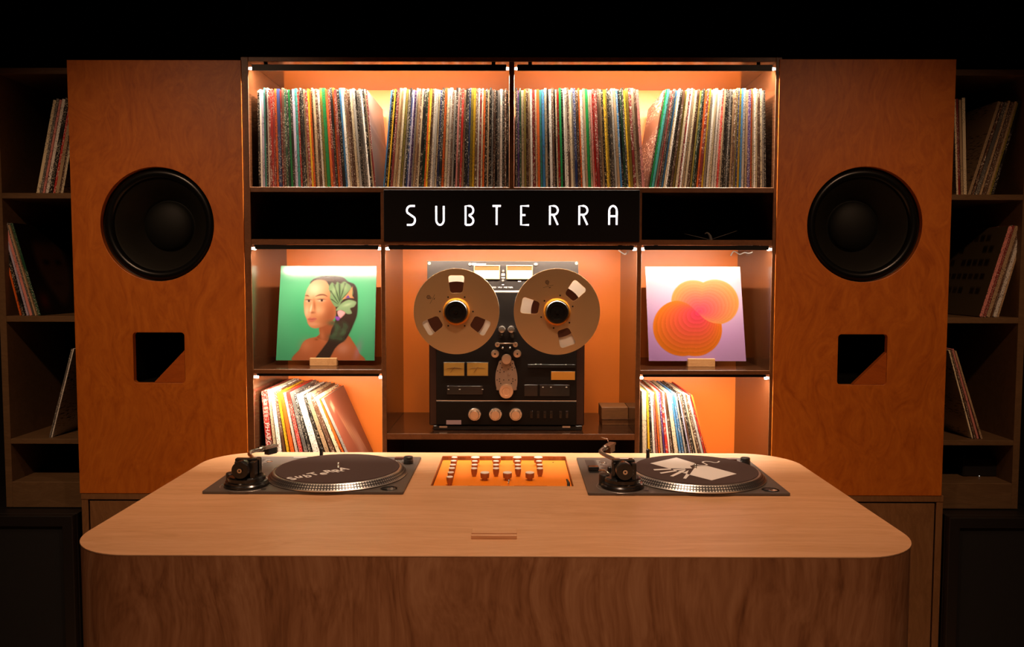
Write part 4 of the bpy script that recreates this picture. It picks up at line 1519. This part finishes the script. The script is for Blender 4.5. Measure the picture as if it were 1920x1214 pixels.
# wooden block lying on the table
YBK = H(926, 1012, TZ).y
p, q = H(883, 1013, TZ), H(969, 1013, TZ)
zk = TZ + .0072
yk = H(926, 991, zk).y
m = MB()
m.box(p.x, q.x, YBK, YBK + .009, TZ, zk, .0006)
m.box(p.x, q.x, YBK + .0098, YBK + .0150, TZ, zk - .003, .0003)
m.box(p.x, q.x, YBK + .0158, yk, TZ, zk, .0006)
m.box(p.x, q.x, YBK + .004, yk - .004, TZ, TZ + .003)
tag(m.build('record_stand_block', OAKT), 'flat wooden record stand block lying at the front edge of the oak table', 'record stand', 'wooden record stand blocks')

# ------------------------------------------------------------------ rotary mixer in its recess
MZ = TZ - .011
mixer = empty('rotary_mixer', ((MX0 + MX1) / 2, (MY0 + MY1) / 2, .838))
tag(mixer, 'orange rotary DJ mixer with cream knobs set into the oak table', 'mixer')
MORANGE = mat('mixer_orange', (.95, .25, .010), rough=.42, spec=.4)
KNOB = mat('cream_knob', '#fff6e8', rough=.4)
KNOBS = mat('knob_skirt_brass', '#a8673a', rough=.35, metal=.2)
box('chassis', MX0 + .004, MX1 - .004, MY0 + .004, MY1 - .004, .838, MZ - .003, BLACK, mixer)
wins = []
for u0, u1 in ((877, 939), (964, 1026)):
    a, b = H(u0, 911, MZ), H(u1, 911, MZ)
    wins.append([(a.x, MY0 + .006), (b.x, MY0 + .006), (b.x, a.y), (a.x, a.y)])
fp = plate(rrect(MX0 + .0015, MX1 - .0015, MY0 + .0015, MY1 - .0015, .002, 2), wins, .003, .0003)
MB().add(*flat(fp, MZ - .003)).build('faceplate', MORANGE, mixer)
for wq in wins:
    g = box('meter_window', wq[0][0], wq[1][0], wq[0][1], wq[2][1], MZ - .0029, MZ - .0022, BLACKG, mixer, 0)
    box('meter_strip', wq[0][0] + .006, wq[1][0] - .006, wq[0][1] + .003, wq[0][1] + .010, MZ - .0021, MZ - .0016, mat('meter_strip_grey', '#8c7a60', .4), g, 0)


def knob(u, v, r, h, big=False):
    """u, v: pixel of the centre of the knob's top"""
    p = H(u, v, MZ + h)
    c = (p.x, p.y, MZ)
    if big:
        pr = [(0, 0), (r * .55, 0), (r * .55, .006), (r * .9, .0065), (r * .95, .009), (r, h - .0015), (r - .0015, h), (0, h)]
    else:
        pr = [(0, 0), (r * .6, 0), (r * .6, .004), (r * .78, .0045), (r, h - .006), (r, h - .001), (r - .001, h), (0, h)]
    n = len(pr)
    o = MB().lathe(pr[:-2] + [(pr[-2][0], pr[-2][1] - .0003), (0, h - .0003)], c, 'z', 28).build('knob', KNOBS, mixer, 35)
    MB().lathe([(0, 0), (r * .985, 0), (r * .985, .0012), (r * .93, .0018), (0, .0018)], (p.x, p.y, MZ + h - .0004), 'z', 28).build('knob_cap', KNOB, o, 30)


K4 = lambda x, y: (780 + x / 6.4, 840 + y / 6.4)
for x, y in ((462, 118), (452, 160), (443, 207), (432, 248), (418, 298), (405, 352)):
    knob(*K4(x, y), .0080, .020)
for xs, y, r, big in (((712, 965, 1215, 1467), 118, .0118, True), ((705, 961, 1218, 1476), 163, .0080, False), ((703, 961, 1222, 1484), 207, .0080, False), ((698, 961, 1225, 1488), 250, .0080, False)):
    for x in xs:
        knob(*K4(x, y), r, .020, big)
for x in (826, 1097, 1366):
    knob(*K4(x, 300), .0112, .019, True)
p = H(*K4(1105, 455), MZ)
MB().tube([(p.x, p.y, MZ), (p.x + .001, p.y + .002, MZ + .006), (p.x + .002, p.y + .004, MZ + .013)], [.0016, .0014, .0018], 8).build('toggle_switch', CHROME, mixer, True)
for u, v in ((823, 867.5), (1037, 867.8)):
    p = H(u, v, MZ)
    MB().cyl(.002, .0008, (p.x, p.y, MZ), 'z', 10).build('panel_screw', BLACK, mixer)
p = H(1056, 907, MZ)
MB().tube([(MX1 - .012, MY0 + .012, MZ + .003), (MX1 - .0085, MY0 + .05, MZ + .005), (MX1 - .012, MY0 + .066, MZ + .010)], [.0032, .0036, .002], 8).build('fader_lever', BLACK, mixer, True)

# ------------------------------------------------------------------ turntables
TTP = mat('turntable_plate', (.085, .068, .055), rough=.42, spec=.4)
TTE = mat('turntable_edge', (.012, .011, .010), rough=.4)
MATF = mat('slipmat_felt', (.080, .052, .046), rough=.95, spec=.15, bump=(1500, .4))
GREYM = mat('tonearm_grey', (.30, .27, .24), rough=.32, metal=.8)
BRONZE = mat('headshell_dark', (.12, .075, .05), rough=.3, metal=.6)
SILVER = mat('tonearm_silver', (.70, .64, .58), rough=.25, metal=1.0)


def turntable(cx, cy, label, variant):
    Z = TZ + .0066           # top of the plate
    t = empty('turntable', (cx, cy, TZ))
    tag(t, label, 'turntable', 'turntables on the table')
    A = lambda x, y, z=0.0: (cx + x, cy + y, Z + z)
    spx, spy = .047, -.020
    MB().add(*flat(plate(rrect(cx - PW / 2, cx + PW / 2, cy - PDp / 2, cy + PDp / 2, .004, 3), [], .0062, .0010), TZ + .0004)).build('deck_plate', TTP, t)
    box('plinth', cx - .212, cx + .212, cy - .162, cy + .162, .845, TZ, TTE, t)
    # platter with sloping dotted rim, mat, spindle
    R = .166
    pl = MB().lathe([(0, .0015), (R, .0015), (R, .003), (R - .0015, .0042), (R - .0125, .0152), (R - .0135, .0160), (.148, .0165), (0, .0165)], A(spx, spy), 'z', 120).build('platter', METAL, t, 30)
    MB().lathe([(R - .0012, .0043), (R - .0120, .0151)], A(spx, spy, .0003), 'z', 160).build('strobe_rim', STROBE, pl, True, origin=A(spx, spy))
    MB().lathe([(0, 0), (.1475, 0), (.1475, .0014), (.147, .0018), (0, .0018)], A(spx, spy, .0166), 'z', 96).build('slipmat', MATF, t, 30)
    mt = t.children[-1]
    MB().lathe([(0, 0), (.0036, 0), (.0036, .009), (.0026, .0115), (0, .012)], A(spx, spy, .0184), 'z', 16).build('spindle', CHROME, t, True)
    zm = Z + .0188
    if variant == 0:
        a, b = H(546, 897.5, zm), H(645, 880.5, zm)
        d = (b - a)
        ang = math.atan2(d.y, d.x)
        word = 'SubTeRRA'
        for k, ch in enumerate(word):
            vv, ff = text_mesh(ch, .040, bold=.0009)
            q = a + d * (k / (len(word) - 1)) + Vector((-d.y, d.x, 0)).normalized() * (.004 if k % 2 else -.004)
            r_ = Matrix.Rotation(ang + (.12 if k % 3 == 0 else -.10), 3, 'Z')
            mesh_obj('letter_print', [q + r_ @ Vector((x * .85, y, z)) for x, y, z in vv], ff, WHITEP, mt)
    else:
        S7 = lambda x, y: H(1180 + x / 7.385, 850 + y / 7.385, zm)
        polys = [[(290, 142), (650, 62), (905, 140), (885, 160), (838, 178), (870, 212), (545, 212)],
                 [(905, 180), (1085, 180), (1485, 288), (1140, 378), (835, 300), (890, 222), (905, 205)],
                 [(333, 224), (572, 215), (582, 228), (345, 240)],
                 [(600, 226), (775, 216), (770, 228), (620, 240)],
                 [(420, 272), (640, 238), (665, 250), (440, 285)],
                 [(680, 248), (785, 230), (742, 272)],
                 [(565, 318), (690, 255), (735, 266), (606, 325)],
                 [(745, 350), (788, 288), (835, 300), (785, 355)],
                 [(742, 276), (822, 238), (800, 286)]]
        for k, pg in enumerate(polys):
            loop = [(S7(*q).x, S7(*q).y) for q in pg]
            MB().add(*flat(plate(loop, [], .0004), zm - .0003)).build('graphic_print', WHITEP, mt)
        sq = smooth_loop([tuple(S7(*q)) for q in ((850, 172), (900, 158), (980, 168), (1040, 172), (1075, 162), (1045, 145), (1015, 128), (1050, 115), (1120, 120), (1180, 132), (1225, 128), (1245, 112))], 6, False)
        tbm = MB().tube(sq, .0024, 8)
        tbm.v = [(x, y, zm + (z - zm) * .12) for x, y, z in tbm.v]
        tbm.build('graphic_print', WHITEP, mt, True)
    # tonearm assembly
    px, py = -.143, -.122
    ta = MB()
    ta.lathe([(0, 0), (.050, 0), (.050, .006), (.047, .009), (.047, .012), (.042, .014), (.042, .021), (.038, .024), (0, .024)], A(px, py), 'z', 48)
    base = ta.build('tonearm_base', BLACKG, t, 35)
    MB().lathe([(.058, .0), (.0590, .0012), (.0600, .0)], A(px, py), 'z', 48).build('height_dial', GREYM, base, True)
    g = MB()
    zc = .045
    g.box(*[v for v in (cx + px - .024, cx + px + .028, cy + py - .008, cy + py + .006, Z + .022, Z + .064)], .002)
    g.box(cx + px + .016, cx + px + .028, cy + py - .030, cy + py + .026, Z + .022, Z + .061, .002)
    g.box(cx + px - .024, cx + px - .016, cy + py - .012, cy + py + .016, Z + .024, Z + .058, .002)
    g.build('gimbal', BLACKG, t)
    cw = MB().lathe([(0, 0), (.006, 0), (.0185, .001), (.0195, .003), (.0195, .030), (.0185, .0315), (.006, .0315), (.006, .034), (0, .034)], A(px, py - .014, zc), 'y', 40).build('counterweight', BLACKG, t, 35)
    MB().lathe([(.0022, .0345), (.0052, .0345), (.0052, .0352), (.0022, .0352)], A(px, py - .014, zc), 'y', 24).build('weight_ring', SILVER, cw)
    hz = .006 if variant else 0
    arm = smooth_loop([A(px - .002, py - .012, zc), A(px - .004, py + .03, zc + .001), A(px - .010, py + .075, zc + .001), A(px - .030, py + .115, zc + .001 + hz * .5), A(px - .036, py + .145, zc + .001 + hz * .7), A(px - .022, py + .175, zc + .001 + hz)], 7, False)
    tb = MB().tube(arm, .0048, 12).build('arm_tube', SILVER if variant == 0 else GREYM, t, True)
    e0 = Vector(arm[-1])
    dr = (Vector(arm[-1]) - Vector(arm[-4])).normalized()
    sd = Vector((dr.y, -dr.x, 0)).normalized()
    hs = MB()
    col = [e0 - dr * .004, e0 + dr * .010]
    MB().tube(col, .0070, 14).build('locking_collar', SILVER, tb, True)
    up = Vector((0, 0, 1))
    def obox(mb, a, b, w0, w1, z0, z1):
        vv = []
        for (pnt, w_) in ((a, w0), (b, w1)):
            for s, zz in ((-1, z0), (1, z0), (1, z1), (-1, z1)):
                vv.append(pnt + sd * s * w_ / 2 + up * zz)
        mb.add(vv, [(3, 2, 1, 0), (4, 5, 6, 7), (0, 1, 5, 4), (1, 2, 6, 5), (2, 3, 7, 6), (3, 0, 4, 7)])
    obox(hs, e0 + dr * .010, e0 + dr * .052, .016, .018, -.002, .0035)
    sh = hs.build('headshell', SILVER if variant == 0 else BRONZE, tb)
    cg = MB()
    obox(cg, e0 + dr * .020, e0 + dr * .048, .015, .016, -.018, -.0021)
    cg.build('cartridge', BLACKG if variant == 0 else BRONZE, sh)
    fl = e0 + dr * .046
    MB().tube([fl - sd * .008 + up * .002, fl - sd * .014 + up * .010 + dr * .004, fl - sd * .032 + up * .013 + dr * .006], [.0016, .0013, .0013], 8).build('finger_lift', SILVER, sh, True)
    # arm rest, cue lever, anti-skate dial
    MB().lathe([(0, 0), (.006, 0), (.006, .030), (.004, .032), (0, .032)], A(px - .022, py + .062), 'z', 14).build('arm_rest', BLACK, t, 30)
    MB().lathe([(0, 0), (.0125, 0), (.0125, .024), (.011, .026), (0, .026)], A(px - .040, py + .014), 'z', 28).build('anti_skate_dial', BLACK, t, 30)
    MB().tube([A(px - .026, py + .03, .022), A(px - .036, py + .052, .026), A(px - .046, py + .072, .020)], [.002, .002, .0026], 8).build('cue_lever', SILVER, t, True)
    # pitch slider
    sl = box('slider_slot', cx - .207, cx - .183, cy + .008, cy + .144, Z, Z + .0006, TTE, t, 0)
    box('slider_cap', cx - .208, cx - .182, cy + .022, cy + .040, Z + .0008, Z + .011, BLACKG, sl, .001)
    m = MB()
    for k in range(13):
        yy = cy + .014 + k * .0103
        m.box(cx - .178, cx - (.172 if k % 3 else .167), yy - .0005, yy + .0005, Z, Z + .0003)
    m.build('slider_scale', WHITEP, sl)
    # strobe tower, start button, target lamp, adaptor well, small latch
    st = MB().lathe([(0, 0), (.0128, 0), (.0128, .010), (.0120, .0105), (.0120, .017), (.0105, .0185), (0, .019)], A(.202, .100), 'z', 32).build('strobe_tower', BLACK, t, 30)
    box('strobe_lens', cx + .186, cx + .192, cy + .094, cy + .106, Z + .004, Z + .009, mat('strobe_lens_silver', (.6, .6, .62), .2, metal=.6), st, .0004)
    box('start_button', cx + .160, cx + .192, cy + .142, cy + .160, Z, Z + .004, mat('start_button_dark', (.09, .03, .02), .35), t, .0006)
    MB().lathe([(0, 0), (.0048, 0), (.0048, .020), (.0052, .0202), (.0052, .024), (.003, .0265), (0, .027)], A(-.038, .164), 'z', 16).build('target_lamp', BLACK, t, 30)
    w1 = MB().lathe([(0, .0003), (.0185, .0003), (.0192, .0008), (.0198, .0003)], A(.190, -.148), 'z', 32).build('adaptor_well', TTE, t, True)
    MB().lathe([(0, .0009), (.0085, .0009), (.0095, .0004)], A(.196, -.151), 'z', 24).build('centre_adaptor', CHROME, w1, True)
    box('latch', cx - .100, cx - .088, cy - .161, cy - .153, Z, Z + .0012, BLACK, t, .0003)
    MB().lathe([(0, .0016), (.007, .0014), (.0085, 0)], A(-.160, .112), 'z', 20).build('lamp_button', SILVER, t, True)
    box('name_plate', cx - .112, cx - .076, cy + .1625, cy + .1665, Z, Z + .0004, WHITEP, t, 0)
    return t


turntable(*TTS[0], 'left turntable, its black slipmat lettered in white, silver tonearm', 0)
turntable(*TTS[1], 'right turntable, its black slipmat printed with a white angular graphic', 1)

# ------------------------------------------------------------------ small black device and cable in the right bookshelf
p, q = W(1802, 912, .16), W(1878, 872, .16)
zb = ZSR[4]
rt = empty('network_box', ((p.x + q.x) / 2, .2, zb))
tag(rt, 'small black electronic box with a tiny white light in right bookshelf', 'electronics')
box('case', p.x, q.x, .15, .30, zb, zb + .065, BLACK, rt, .004)
c = W(1836, 893, .15)
MB().cyl(.0011, .001, (c.x, .15, c.z), 'y', 8).build('status_light', mat('status_led', (.8, .8, .8), .5, emit=(1, .95, .85), strength=1.2), rt)
pts = [(q.x - .01, .2, zb + .004), (q.x + .02, .12, zb + .003), (q.x + .035, .055, zb + .001), (q.x + .042, .050, zb - .03), (q.x + .07, .050, zb - .055), (q.x + .12, .05, zb - .07)]
MB().tube(smooth_loop(pts, 6, False), .0028, 8).build('power_cable', BLACK, rt, True)
